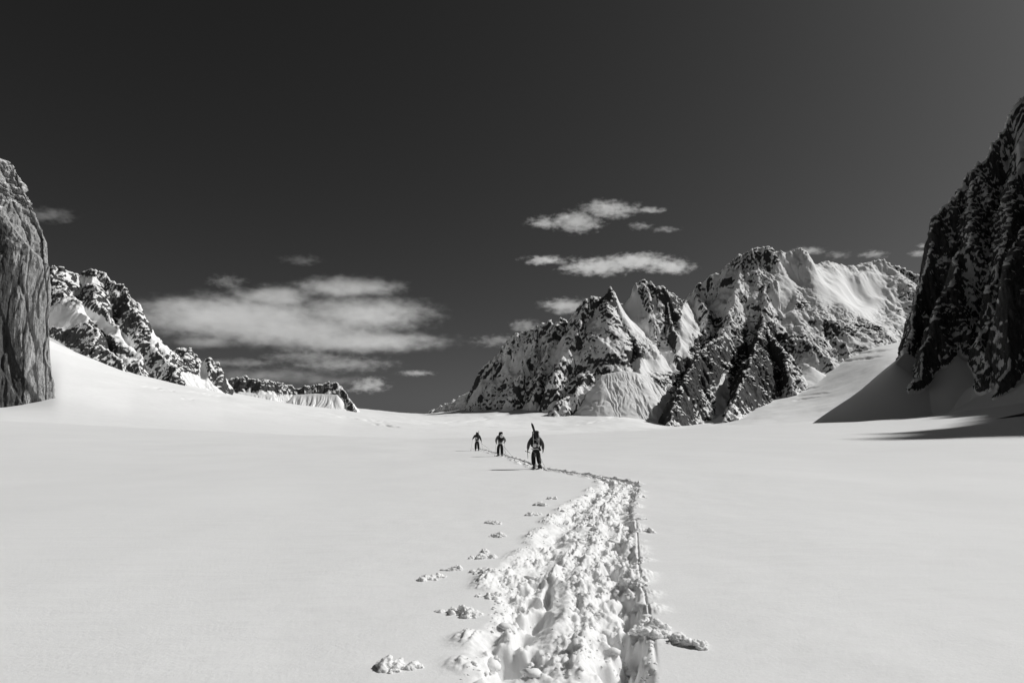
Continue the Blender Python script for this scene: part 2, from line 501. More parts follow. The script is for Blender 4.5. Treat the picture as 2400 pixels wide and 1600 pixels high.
lineD = np.concatenate([[140.], lineD, [8000., 60000.]])
lineZ = np.concatenate([(zcc - 7)[None, :], lineZ, np.full((1, len(gu)), 20.), np.full((1, len(gu)), -900.)])
ld = np.log(lineD)
def pchip(xk, Zk, xq):
    h = np.diff(xk)[:, None]; dl = np.diff(Zk, axis=0) / h
    m = np.zeros_like(Zk)
    w1 = 2 * h[1:] + h[:-1]; w2 = h[1:] + 2 * h[:-1]
    with np.errstate(divide='ignore', invalid='ignore'):
        hm = (w1 + w2) / (w1 / dl[:-1] + w2 / dl[1:])
    m[1:-1] = np.where(dl[:-1] * dl[1:] > 0, hm, 0); m[0] = dl[0]; m[-1] = dl[-1]
    i = np.clip(np.searchsorted(xk, xq) - 1, 0, len(xk) - 2)
    hh = (xk[i + 1] - xk[i])[:, None]; t = ((xq - xk[i]) / (xk[i + 1] - xk[i]))[:, None]
    return ((2 * t**3 - 3 * t**2 + 1) * Zk[i] + (t**3 - 2 * t**2 + t) * hh * m[i] + (-2 * t**3 + 3 * t**2) * Zk[i + 1] + (t**3 - t**2) * hh * m[i + 1])
Zg = pchip(ld, lineZ, np.log(gd))
Xg = (PXg - 1200) / UPX * Dg
Zg = Zg + sstep(300, 900, Dg) * (1 - sstep(5000, 9000, Dg)) * (5.0 * fbm2(Xg / 260, Dg / 320, 4) + .6 * fbm2(Xg / 40, Dg / 60, 3))
ppx, ppy = proj(Xg, Dg, Zg)
for (cx, cy, hl, cd) in CREV:
    m = np.abs(ppx - cx) < hl * 1.3
    slope = .12 if cx < 1000 else -.12
    m &= (np.abs(ppy - cy) < 10)
    if m.any():
        yy_ = cy + slope * (ppx[m] - cx) + 1.0 * pn2(ppx[m] / 16., cx)
        dd = (ppy[m] - yy_)
        fa = 1 - sstep(.6, 1.2, np.abs(ppx[m] - cx) / hl)
        Zg[m] += (2.4 if cx > 1800 else 1.2) * fa * cd / 900. * (-1.1 * np.exp(-(dd / 1.5) ** 2) + .35 * np.exp(-((dd + 2.5) / 2.5) ** 2)) * (.5 + np.abs(pn2(ppx[m] / 25., cx + 5)))
grid_obj('glacier', Xg, Dg, Zg, M_GLAC)
tag(bpy.data.objects['glacier'], 'sunlit glacier rising between the mountains', None, None, 'structure')

# ---------------------------------------------------------------- mountains: height fields grown from ridge lines
def R(pts, slope=1.3, L=2500., gl=(70., 16.), snow=0.0, world=False, j=0.0):
    p = np.array(pts if world else [P(*q) for q in pts], float)
    return dict(p=p, s=slope, L=L, g=gl, snow=snow, j=0.0 if snow else j)

def ridge_height(X, Y, r, seed):
    p = r['p']; best = np.full(X.shape, -1e9); bs = np.zeros(X.shape); bd = np.zeros(X.shape)
    if len(p) == 1: p = np.concatenate([p, p + np.array([[.5, .5, 0]])])
    acc = 0.0
    for a, b in zip(p[:-1], p[1:]):
        d = b[:2] - a[:2]; l2 = max(d @ d, 1e-6); ln = math.sqrt(l2)
        t = np.clip(((X - a[0]) * d[0] + (Y - a[1]) * d[1]) / l2, 0, 1)
        dist = np.hypot(X - a[0] - t * d[0], Y - a[1] - t * d[1])
        h = a[2] + t * (b[2] - a[2]) - r['s'] * r['L'] * (1 - np.exp(-dist / r['L']))
        m = h > best
        best = np.where(m, h, best); bs = np.where(m, acc + t * ln, bs); bd = np.where(m, dist, bd)
        acc += ln
    lam, amp = r['g']
    if amp:
        w = .7 * pn2(X / (lam * 2.2) + seed, Y / (lam * 2.2))
        a1 = np.abs(pn2(bs / lam + w + seed * 3.3, bd / (lam * 4.5)))
        a2 = np.abs(pn2(bs / (lam * .33) + w * 2 + seed * 1.3, bd / (lam * 2.4) + 7))
        a3 = np.abs(pn2(bs / (lam * .12) + w * 3 + seed * 2.3, bd / (lam * 1.6) + 3))
        best = best - amp * (.75 * (1 - 2 * a1) + .35 * (1 - 2 * a2) + .13 * (1 - 2 * a3)) * sstep(0, lam * 1.1, bd)
    if r['j']:
        w2 = seed * 4.1
        sp_ = r['j'] * ((1 - 2 * np.abs(pn2(bs / 34., w2))) * .9 + (1 - 2 * np.abs(pn2(bs / 13., w2 + 9))) * .55 + (1 - 2 * np.abs(pn2(bs / 5.5, w2 + 5))) * .3 - .55)
        best = best + sp_ * np.exp(-bd / (r['j'] * 2.6))
    return best, bd, bs

def mountain(name, label, X, Y, ridges, mat, crag, seed=0, blobs=(), disp=None, edge=60, smooth_blobs=(), fine=.30, jag=6.0, dents=(), band=.22):
    """crag = (wavelength, amplitude) of broken rock"""
    lam, amp = crag
    wx = X + lam * .25 * fbm2(X / lam + seed, Y / lam, 3); wy = Y + lam * .25 * fbm2(X / lam + 40 + seed, Y / lam, 3)
    H = np.full(X.shape, -1e9); sn = np.zeros(X.shape); SS = np.zeros(X.shape); DD = np.zeros(X.shape)
    for i, r in enumerate(ridges):
        if not r['snow'] and not r['j']: r = dict(r, j=jag)
        h, d, bs = ridge_height(wx if not r['snow'] else X, wy if not r['snow'] else Y, r, seed + i * 2.7)
        m = h > H
        SS = np.where(m, bs + 900. * i, SS); DD = np.where(m, d, DD)
        H = np.where(m, h, H); sn = np.where(m, r['snow'], sn)
    px, py = proj(X, Y, H)
    def blob(bl):
        s = np.zeros(X.shape)
        for (cx, cy, rx, ry, ang, a) in bl:
            c, q = math.cos(math.radians(ang)), math.sin(math.radians(ang))
            ux = ((px - cx) * c + (py - cy) * q) / rx; uy = (-(px - cx) * q + (py - cy) * c) / ry
            s = s + a * np.exp(-(ux * ux + uy * uy) ** 1.5)
        return s
    if dents:
        H = H + blob(dents); px, py = proj(X, Y, H)
    bias = blob(blobs)
    sm = np.clip(np.clip(sn, 0, 1) + blob(smooth_blobs), 0, 1)
    k = 1 - sm
    patch = .35 + .65 * sstep(-.25, .45, fbm2(X / (lam * 2.2) + seed * 9, Y / (lam * 2.2), 3) - bias * 1.5)   # broken rock here, smoother snow there
    k = k * patch
    H = H + k * amp * .5 * (ridged2(X / lam + seed * 5, Y / lam, 4, .5) - .25) + k * amp * .55 * (ridged2(SS / (lam * .5) + .6 * pn2(X / lam, Y / lam), DD / (lam * 1.8), 4, .55) - .25) + k * amp * .22 * (ridged2(X / (lam * .25) + 2, Y / (lam * .25), 3))
    if edge:
        i = np.minimum(np.arange(X.shape[0]), edge)[:, None]; j = np.minimum(np.minimum(np.arange(X.shape[1]), np.arange(X.shape[1])[::-1]), edge)[None, :]
        H = H - 60 * (1 - i / edge) ** 2 * lam / 20
    if sm.max() > .05:
        kk = np.exp(-np.linspace(-1.6, 1.6, 31) ** 2); kk /= kk.sum()
        B = H
        for _ in range(2):
            B = np.apply_along_axis(lambda v: np.convolve(np.pad(v, 15, mode='edge'), kk, mode='valid'), 0, B)
            B = np.apply_along_axis(lambda v: np.convolve(np.pad(v, 15, mode='edge'), kk, mode='valid'), 1, B)
        wgt = blob(smooth_blobs) if len(smooth_blobs) else 0 * H
        H = H + np.clip(wgt, 0, 1) * .85 * (B - H)
    bias = bias + band * fbm2(SS / (lam * .11) + .5 * pn2(X / lam, Y / lam), DD / (lam * .75), 3)
    V = [X, Y, H]
    n = grid_normals(X, Y, H)
    dl = lam * fine
    dsp = k * amp * (.40 * (ridged3(X / dl, Y / dl, H / dl, 3, .5) - .2) + .16 * ridged3(X / (dl * .3), Y / (dl * .3), H / (dl * .3), 2))
    X2, Y2, Z2 = X + n[..., 0] * dsp, Y + n[..., 1] * dsp, H + n[..., 2] * dsp
    o = grid_obj(name, X2, Y2, Z2, mat, attrs={'bias': bias + sm * 1.2})
    tag(o, label, None, None, 'structure')
    return o

def pgrid(px0, px1, nc, d0, d1, nr):
    u = (np.linspace(px0, px1, nc) - 1200) / UPX
    D = np.linspace(d0, d1, nr)
    U, DD = np.meshgrid(u, D)
    return U * DD, DD

M_FAR = mountain_material('rock_far_massif', 13., .39, .07, .24, (.018, .085), bump=1.0)
M_LEFT = mountain_material('rock_left_peak', 8., .47, .09, .26, (.02, .10), bump=1.0)
M_LOW = mountain_material('rock_low_ridge', 12., .50, .10, .40, (.02, .10), bump=1.0)
M_WALL = mountain_material('rock_shaded_wall', 7., .335, .09, .34, (.025, .12), bump=1.0)
M_CLIFF = mountain_material('rock_cliff', 14., .80, .10, .40, (.24, .55), bump=1.1, stain=True)

# the big massif on the right
rid = [
    R([(975, 990, 3800), (1025, 960, 3700), (1060, 943, 3600), (1105, 918, 3500), (1200, 850, 3450)], .9, gl=(90, 12)),
    R([(1080, 975, 3020), (1108, 925, 3010), (1125, 890, 3000), (1140, 865, 2990), (1165, 835, 2980), (1200, 795, 2970), (1228, 784, 2960), (1265, 772, 2940), (1285, 760, 2930), (1296, 766, 2920),
       (1310, 753, 2910), (1332, 764, 2900), (1350, 735, 2890), (1378, 704, 2880), (1412, 706, 2870), (1421, 682, 2860), (1433, 690, 2860), (1450, 718, 2940), (1470, 740, 3100)], 1.42, gl=(80, 26)),
    R([(1419, 676, 2858), (1424, 700, 2850)], 4.0, gl=(30, 4)),
    R([(1421, 683, 2860), (1445, 715, 2830), (1465, 760, 2770), (1490, 800, 2710), (1507, 835, 2650), (1509, 872, 2580)], 1.45, gl=(60, 18)),
    R([(1265, 772, 2940), (1235, 850, 2790), (1200, 925, 2680)], 1.7, gl=(50, 14)),
    R([(1310, 753, 2910), (1280, 840, 2760), (1245, 925, 2640)], 1.7, gl=(50, 14)),
    R([(1378, 704, 2880), (1345, 790, 2740), (1300, 890, 2600)], 1.7, gl=(50, 14)),
    R([(1180, 812, 2975), (1150, 890, 2880), (1120, 950, 2800)], 1.8, gl=(50, 14)),
    R([(1435, 800, 2740), (1400, 862, 2620), (1370, 905, 2540), (1300, 960, 2440)], 1.2, gl=(60, 18)),
    R([(1450, 712, 3300), (1485, 675, 3300), (1515, 661, 3300), (1530, 665, 3300), (1537, 680, 3300), (1547, 674, 3280), (1562, 686, 3280), (1590, 703, 3300), (1600, 716, 3350), (1615, 705, 3500)], 1.5, gl=(70, 24)),
    R([(1515, 661, 3300), (1528, 730, 3170), (1538, 800, 3060)], 1.5, gl=(60, 18)),
    R([(1560, 686, 3280), (1578, 760, 3120), (1592, 805, 3010), (1580, 850, 2920)], 1.7, gl=(60, 20)),
    R([(1600, 708, 3640), (1640, 670, 3620), (1690, 635, 3590), (1720, 614, 3570), (1728, 604, 3560), (1765, 592, 3550), (1805, 587, 3550), (1822, 598, 3560), (1840, 592, 3560), (1872, 583, 3560), (1880, 597, 3600), (1893, 607, 3640)], 1.4, gl=(110, 30)),
    R([(1893, 607, 3640), (1912, 616, 3690), (1935, 614, 3740), (1960, 622, 3780), (2000, 624, 3850), (2030, 619, 3880), (2055, 613, 3900), (2068, 612, 3900)], 1.15, gl=(75, 4), j=.8),
    R([(2068, 612, 3900), (2085, 620, 3880), (2125, 640, 3850), (2155, 655, 3800), (2260, 700, 3700)], 1.4, gl=(110, 30)),
    R([(1728, 604, 3550), (1735, 650, 3450), (1722, 700, 3330), (1700, 780, 3100), (1650, 830, 2820), (1612, 885, 2560), (1588, 930, 2350), (1572, 1000, 2120)], 1.6, gl=(80, 26)),
    R([(1640, 690, 3480), (1660, 760, 3300), (1650, 810, 3150)], 1.5, gl=(60, 18)),
    R([(1872, 584, 3600), (1890, 640, 3500), (1905, 690, 3400), (1925, 745, 3250), (1960, 790, 3150), (1992, 835, 3050), (1955, 878, 2960)], 1.5, gl=(80, 26)),
    R([(1805, 587, 3560), (1797, 650, 3450), (1790, 762, 3150), (1815, 800, 2980), (1850, 845, 2820), (1857, 888, 2700)], 1.7, gl=(70, 24)),
    R([(1790, 765, 3120), (1770, 830, 2800), (1738, 900, 2520), (1706, 985, 2250)], 1.7, gl=(70, 22)),
    R([(1840, 780, 3100), (1890, 800, 3030), (1940, 840, 2970)], 1.4, gl=(60, 18)),
    R([(1990, 698, 3520), (2020, 740, 3430), (2055, 775, 3340), (2090, 800, 3270)], 1.4, gl=(60, 16)),
    R([(2085, 620, 3880), (2100, 690, 3700), (2090, 750, 3560)], 1.9, gl=(70, 16)),
    # snow fans at the foot of the faces
    R([(1410, 880, 2520), (1450, 872, 2535), (1490, 870, 2560), (1530, 885, 2600), (1575, 902, 2660)], 1.2, gl=(15, 9), snow=.75),
    R([(1220, 938, 2820), (1330, 930, 2740), (1440, 915, 2640)], .55, gl=(60, 4), snow=.9),
    R([(1900, 860, 2900)], .6, gl=(40, 4), snow=.8),
    R([(1905, 625, 3640), (1960, 690, 3560), (1930, 740, 3400)], .95, gl=(110, 5), snow=.9),
    R([(2000, 640, 3800), (2040, 690, 3690), (2050, 735, 3560)], .9, gl=(90, 5), snow=.95),
]
blobs = [(1600, 930, 50, 90, 25, -.30), (1650, 860, 55, 60, 30, -.28), (1770, 870, 75, 80, 0, -.30), (1800, 790, 60, 40, 0, -.15), (1745, 700, 45, 70, 0, .10), (1910, 720, 40, 50, -20, -.10), (1160, 900, 20, 50, 20, -.15),
         (1420, 720, 20, 40, 0, -.2), (1490, 830, 25, 40, 0, -.18), (1400, 890, 40, 40, 0, -.1), (1575, 740, 26, 70, 0, -.16), (2040, 770, 50, 18, 35, -.25),
         (1690, 930, 10, 50, 8, .35), (1850, 650, 24, 80, 8, .22), (1610, 760, 16, 60, 10, .25), (1480, 720, 22, 70, -20, .30), (1530, 860, 50, 20, 0, .3), (1260, 850, 110, 70, 0, .08), (1690, 690, 50, 70, 0, .08), (1830, 680, 50, 60, 0, .08), (1720, 820, 12, 40, 15, .1)]
X, Y = pgrid(960, 2270, 1050, 1900, 4050, 860)
sblobs = [(1955, 675, 75, 55, 20, 1.0), (2035, 690, 42, 55, 0, 1.0), (1480, 720, 20, 70, -20, .9), (1530, 860, 40, 20, 0, .9), (1610, 770, 16, 60, 10, .8), (1850, 650, 20, 70, 8, .7), (1690, 930, 10, 50, 8, .8)]
mountain('mountain_massif', 'broad snow plastered massif with a rocky spire and dark buttresses, right of centre', X, Y, rid, M_FAR, (90., 20.), 1.0, blobs, smooth_blobs=sblobs, fine=.20, jag=11., dents=[(2015, 690, 34, 22, 0, -55), (2022, 655, 34, 10, -8, 34), (1985, 722, 22, 14, 30, 22), (2060, 735, 30, 24, 20, -40), (1930, 660, 12, 50, -25, -22), (1965, 650, 10, 40, -25, 16)])

# left peak
rid = [
    R([(40, 650, 1080), (103, 635, 1100), (125, 627, 1100), (150, 632, 1100), (172, 645, 1120), (187, 653, 1120), (192, 639, 1130), (215, 634, 1130), (240, 639, 1130), (247, 650, 1130), (280, 668, 1120), (300, 681, 1110),
       (317, 695, 1110), (330, 720, 1110), (342, 745, 1110), (352, 772, 1120), (372, 790, 1120), (388, 802, 1130), (398, 828, 1140), (404, 848, 1150)], 1.45, gl=(45, 12)),
    R([(215, 636, 1130), (230, 700, 1060), (262, 760, 1000), (300, 810, 960), (330, 862, 930), (345, 886, 915)], 1.5, gl=(36, 10)),
    R([(300, 681, 1110), (320, 760, 1060), (370, 830, 1010), (425, 900, 950)], 1.4, gl=(36, 9)),
    R([(125, 627, 1100), (150, 690, 1040), (190, 722, 985), (235, 800, 920), (290, 870, 880)], 1.3, gl=(36, 9)),
    R([(404, 847, 1250), (415, 832, 1250), (437, 820, 1250), (442, 829, 1250), (470, 850, 1250), (497, 843, 1260), (512, 855, 1260), (518, 880, 1260), (522, 906, 1250)], 1.5, gl=(30, 8)),
    R([(437, 821, 1250), (425, 870, 1190), (430, 912, 1150)], 1.5, gl=(30, 8)),
    R([(115, 790, 930), (170, 822, 910), (250, 852, 900)], .7, gl=(20, 2), snow=.8),
    R([(395, 870, 1080), (480, 885, 1150)], .8, gl=(16, 3), snow=.6),
]
blobs = [(150, 745, 45, 24, -10, .35), (260, 775, 60, 12, 38, .30), (200, 655, 26, 14, 10, .12), (365, 780, 8, 26, 20, .3), (340, 850, 14, 40, -35, .15), (475, 880, 8, 40, 0, .3), (300, 730, 30, 40, 0, -.1), (170, 800, 50, 16, 25, -.2), (250, 810, 30, 40, 20, -.15), (430, 860, 16, 30, 0, -.15)]
X, Y = pgrid(30, 540, 480, 850, 1330, 620)
mountain('mountain_peak', 'dark blocky peak streaked with snow behind the left cliff', X, Y, rid, M_LEFT, (38., 10.), 4.0, blobs, jag=4., smooth_blobs=[(150, 742, 50, 22, -8, .95), (262, 775, 60, 10, 38, .9), (366, 780, 8, 26, 20, .8), (475, 880, 8, 40, 0, .7), (205, 662, 22, 9, 8, .6)])

# low rim further back on the left
rid = [R([(500, 908, 1850), (530, 889, 1900), (555, 888, 1900), (568, 883, 1900), (582, 893, 1900), (620, 892, 1900), (660, 901, 1930), (700, 911, 1950), (735, 905, 1950), (770, 902, 1950), (787, 898, 1950), (800, 906, 1950),
          (813, 925, 1930), (822, 945, 1900), (834, 964, 1880)], 1.3, gl=(24, 10)),
       R([(690, 925, 1905), (740, 922, 1910), (790, 925, 1910)], .9, gl=(18, 6), snow=.7), R([(560, 918, 1860), (640, 925, 1880)], .9, gl=(18, 6), snow=.6)]
blobs = [(560, 905, 50, 14, 0, -.18), (640, 908, 50, 10, 8, -.15), (700, 940, 110, 14, 8, .5), (760, 918, 40, 8, 0, .1)]
X, Y = pgrid(490, 850, 420, 1760, 2050, 280)
mountain('mountain_rim', 'low fluted snow rim topped with rock, far left of centre', X, Y, rid, M_LOW, (40., 7.), 8.0, blobs, jag=5.)

# the shaded wall on the right: the spur in view, then its continuation beside the camera
wp = [tuple(P(2520, 60, 880)), (745, 660, 580), (722, 520, 490), (686, 419, 474), (640, 330, 468), (577, 244, 464), (590, 150, 420), (640, -200, 300)]
rid = [
    R([(2108, 880, 715), (2113, 845, 725), (2125, 800, 740), (2150, 720, 760), (2172, 640, 775), (2190, 575, 788), (2192, 520, 795), (2220, 490, 805), (2255, 450, 815), (2290, 400, 825), (2318, 375, 832), (2340, 330, 840), (2375, 265, 846), (2400, 232, 850), (2460, 145, 865), (2520, 60, 880)], 3.4, L=900, gl=(42, 7)),
    R(wp, 2.6, L=900, gl=(60, 20), world=True),
    R([(2290, 420, 820), (2270, 560, 760), (2220, 700, 715), (2170, 800, 690), (2135, 905, 665)], 2.4, L=900, gl=(36, 12)),
    R([(2400, 300, 830), (2350, 560, 730), (2330, 700, 690), (2290, 880, 640)], 2.4, L=900, gl=(36, 12)),
    R([(2520, 330, 720), (2420, 520, 650), (2362, 640, 620), (2352, 860, 590)], 3.2, L=900, gl=(30, 8)),
    R([(2122, 826, 722), (2099, 850, 706)], .74, L=2000, gl=(34, 2.2), snow=1.0), R([(2275, 792, 715), (2240, 830, 690)], .72, L=2000, gl=(34, 2.2), snow=1.0), R([(2290, 898, 640), (2345, 886, 622), (2400, 866, 605)], .66, L=2000, gl=(34, 2.0), snow=1.0), R([(2440, 845, 600), (2560, 820, 560)], .62, L=2000, gl=(50, 1.0), snow=1.0),
]
blobs = [(2330, 330, 90, 120, 30, .10), (2190, 760, 50, 120, 20, -.16), (2380, 680, 28, 170, 0, -.30), (2290, 640, 30, 70, 20, .12), (2250, 540, 50, 60, 0, -.05), (2225, 700, 30, 60, 0, -.10)]
u_ = (np.concatenate([np.linspace(1850, 2450, 440), np.linspace(2460, 4600, 150)]) - 1200) / UPX
d_ = np.concatenate([np.linspace(468, 900, 700), np.linspace(906, 1300, 60)])
U_, Y = np.meshgrid(u_, d_); X = U_ * Y
mountain('mountain_wall', 'tall dark wall in shadow at the right edge above its snow cones', X, Y, rid, M_WALL, (30., 11.), 13.0, blobs, jag=4., edge=0)
X, Y = np.meshgrid(np.linspace(150, 1100, 300), np.linspace(-350, 478, 300))
mountain('mountain_wall', 'continuation of the shaded right wall beside the snowfield', X, Y, rid, M_WALL, (30., 11.), 13.0, blobs, jag=4., edge=0)

# ---------------------------------------------------------------- the sheer cliff on the left edge
SIL = np.array([(160, -560), (250, -360), (300, -240), (340, -60), (366, 0), (385, 10), (415, 25), (455, 45), (490, 60), (525, 76), (560, 95), (600, 98), (640, 102), (700, 105), (760, 107), (800, 110), (850, 115), (905, 122), (960, 126), (1100, 135)], float)
Dcl = 430.
zz = np.linspace(-12, 300, 520)
e = (zz - CAMZ) / Dcl
yc = np.tan(np.arctan(e) - PITCH); pyz = 800 - F * yc
pxz = np.interp(pyz, SIL[:, 0], SIL[:, 1])
xcn = (pxz - 1200) / F / (CP - yc * SP) * Dcl
av = np.concatenate([-np.linspace(160, 3, 50), np.linspace(-2.4, 90, 330), np.linspace(92, 320, 60)])
Av, Zv = np.meshgrid(av, zz)
Xc = np.repeat(xcn[:, None], len(av), 1)
fr = np.clip(Av, 0, None); bk = np.clip(-Av, 0, None)
rnd = np.exp(-(Av / 5.) ** 2) * 1.2
Xw = Xc - fr * .76 - bk * .75 - rnd * .7
Yw = Dcl - fr * .65 + bk * .66 + rnd * .1 + .06 * (Zv + 12)
nrm = grid_normals(Xw, Yw, Zv)
cr = sstep(90, 190, Zv + .25 * fr + 20 * pn2(Av / 25., Zv / 25.))
dsp = 1.8 * fbm3(Xw / 26, Yw / 26, Zv / 95, 3) + .55 * ridged3(Xw / 5.5, Yw / 5.5, Zv / 120, 3) + .45 * fbm3(Xw / 2.2, Yw / 2.2, Zv / 9, 3)
dsp = dsp + cr * (5.0 * (ridged3(Xw / 17, Yw / 17, Zv / 12, 4) - .2) + .8 * ridged3(Xw / 4, Yw / 4, Zv / 3, 3))
dsp = dsp + 3.5 * (1 - sstep(0, 26, Zv - 10 - 8 * pn2(Av / 9., 3.))) * ridged3(Xw / 11, Yw / 11, Zv / 9, 4)
sl = fbm3(Xw / 15, Yw / 15, Zv / 70, 2) * 3.2
dsp = dsp + .75 * (np.floor(sl) + sstep(.82, 1.0, sl - np.floor(sl)))
bl = fbm3(Xw / 9 + 7, Yw / 9, Zv / (9 + 14 * (1 - cr)), 2) * 3.0
dsp = dsp + (.25 + .8 * cr) * (np.floor(bl) + sstep(.85, 1.0, bl - np.floor(bl)))
for (ca_, cz_, cs_, cd_) in ((13., 260., 1.3, 1.1), (19., 180., 7.7, 1.5)):
    dsp = dsp - cd_ * np.exp(-(pn2(Av / ca_ + .10 * pn2(Av / 5., Zv / 18.) + cs_, Zv / cz_ + cs_) / .045) ** 2)
dsp = dsp - 1.6 * sstep(.55, .62, ridged3(Xw / 40 + Zv / 160, Yw / 40, Zv / 60, 1))
sg = -1.0 if nrm[260, 200, 1] > 0 else 1.0
Xw = Xw + sg * nrm[..., 0] * dsp * .8; Yw = Yw + sg * nrm[..., 1] * dsp
o = grid_obj('cliff', Xw, Yw, Zv, M_CLIFF, attrs={'bias': cr * .12, 'stain': np.clip(.15 + .75 * sstep(9, 22, Av - 4 * cr + 5 * pn2(Av / 6., Zv / 60.)) - .3 * cr + .4 * (1 - sstep(-1.5, 1, Av)), 0, 1)}, flip=sg < 0)
tag(o, 'sheer streaked granite cliff at the left edge', None, None, 'structure')

# ---------------------------------------------------------------- lumps of snow
def lump_arrays(sub=2):
    bm = bmesh.new(); bmesh.ops.create_icosphere(bm, subdivisions=sub, radius=1.0)
    bm.verts.ensure_lookup_table()
    v = np.array([x.co[:] for x in bm.verts]); f = np.array([[q.index for q in p.verts] for p in bm.faces]); bm.free()
    return v, f
IV1, IF1 = lump_arrays(2); IV2, IF2 = lump_arrays(3)
rng = np.random.RandomState(3)
def lump(c, r, iv=IV1, rough=.5, flat=.75):
    """a broken chunk: a ball cut by a few random planes, then roughened"""
    o3 = rng.rand(3) * 50
    d = np.ones(len(iv))
    for _ in range(7):
        nn = rng.normal(size=3); nn /= np.linalg.norm(nn)
        ca = iv @ nn; h_ = rng.uniform(.45, .85)
        d = np.where(ca > .05, np.minimum(d, h_ / np.maximum(ca, .05)), d)
    d = d * (1 + rough * .55 * fbm3(iv[:, 0] * 1.3 + o3[0], iv[:, 1] * 1.3 + o3[1], iv[:, 2] * 1.3 + o3[2], 3))
    d = d + rough * .16 * ridged3(iv[:, 0] * 3 + o3[1], iv[:, 1] * 3 + o3[2], iv[:, 2] * 3 + o3[0], 2)
    v = iv * d[:, None] * r * np.array([rng.uniform(.8, 1.5), rng.uniform(.8, 1.3), flat * rng.uniform(.7, 1.3)])
    a = rng.rand() * 6.28; ca, sa = math.cos(a), math.sin(a)
    v = v @ np.array([[ca, -sa, 0], [sa, ca, 0], [0, 0, 1]]).T
    return v + np.asarray(c)

# loose crumbs in the trench and along its rims: nobody could count them
vs, fs, off = [], [], 0
n = 7000
ry = 3.6 + 32 * rng.rand(n) ** 1.7
rs = rng.uniform(-1, 1, n); big = rng.rand(n)
rs = np.where(rng.rand(n) < .3, np.abs(rs) * .9 + .1 * rng.rand(n), rs)
rx = trail_c(ry) + rs * trail_w(ry) * 1.08
far_y = rng.uniform(34, 73, 420); far_x = trail_c(far_y) + rng.normal(0, .22, 420)
q_ = rx - trail_c(ry)
rgh = sstep(-.2, .35, pn2(q_ / .38, ry / .9) + .10 * np.sign(q_ / trail_w(ry) - .05) + .22)     # crumbs lie where the snow is broken
keep = rng.rand(n) < .06 + .94 * rgh
rx, ry, big = rx[keep], ry[keep], big[keep]
rx = np.concatenate([rx, far_x]); ry = np.concatenate([ry, far_y]); big = np.concatenate([big, rng.rand(420) * .8])
rz = zfield(rx, ry) + trail_disp(rx, ry)
for x, y, z, b in zip(rx, ry, rz, big):
    r = .006 + .018 * b ** 3 + (.05 * rng.rand() if b > .965 else 0)
    if y > 20: r *= 1.3
    vs.append(lump((x, y, z + r * rng.uniform(-.2, .2)), r, IV1, .9, .6)); fs.append(IF1 + off); off += len(IV1)
o = mesh_obj('snow_crumbs', np.concatenate(vs), np.concatenate(fs), M_CLOD)
tag(o, 'loose crumbs of broken snow strewn along the trench', None, None, 'stuff')

CL = [  # picture x, y, width px, label
    (1290, 1169, 44, 'small low clod left of where the trail bends', 3),
    (1257, 1184, 100, 'pair of knobbly clods left of the trail, second from the bend', 4),
    (1240, 1207, 80, 'flat thin clod lying on a fine scratch line left of the trail', 4),
    (1170, 1226, 96, 'spiky clod at the far end of the scratch line, left of the trail', 5),
    (1168, 1258, 90, 'clod with a dark hollow just below the spiky one, left of the trail', 4),
    (1135, 1293, 70, 'rounded upright clod standing alone left of the trail', 3),
    (1128, 1306, 50, 'low crust piece touching the foot of the rounded upright clod', 2),
    (1053, 1335, 44, 'tiny clod just above the long low heap at left', 2),
    (1030, 1351, 130, 'long low heap of clods farthest out at left', 5),
    (1118, 1343, 130, 'smooth humped heap between the long low heap and the trench', 4),
    (1142, 1397, 90, 'crumbly flat clod hugging the left rim of the trench', 4),
    (1054, 1436, 170, 'large shadowed clod alone on the smooth snow, left of the trench', 7),
    (930, 1556, 330, 'wide scatter of clods at the bottom left of the trench', 14),
    (1508, 1166, 34, 'small single clod right of the trail near the bend', 1),
    (1501, 1217, 48, 'cup shaped clod right of the trail', 3),
    (1506, 1248, 90, 'clod pile spilling off the right rim in the middle distance', 5),
    (1505, 1318, 26, 'tiny lone clod beside the rope groove', 1),
    (1512, 1362, 120, 'heap of clods leaning against the right rim by the groove', 6),
    (1545, 1478, 150, 'large tongue of broken snow thrown out to the right', 8),
    (1600, 1508, 130, 'dark edged clod at the tip of the thrown out tongue', 5),
]
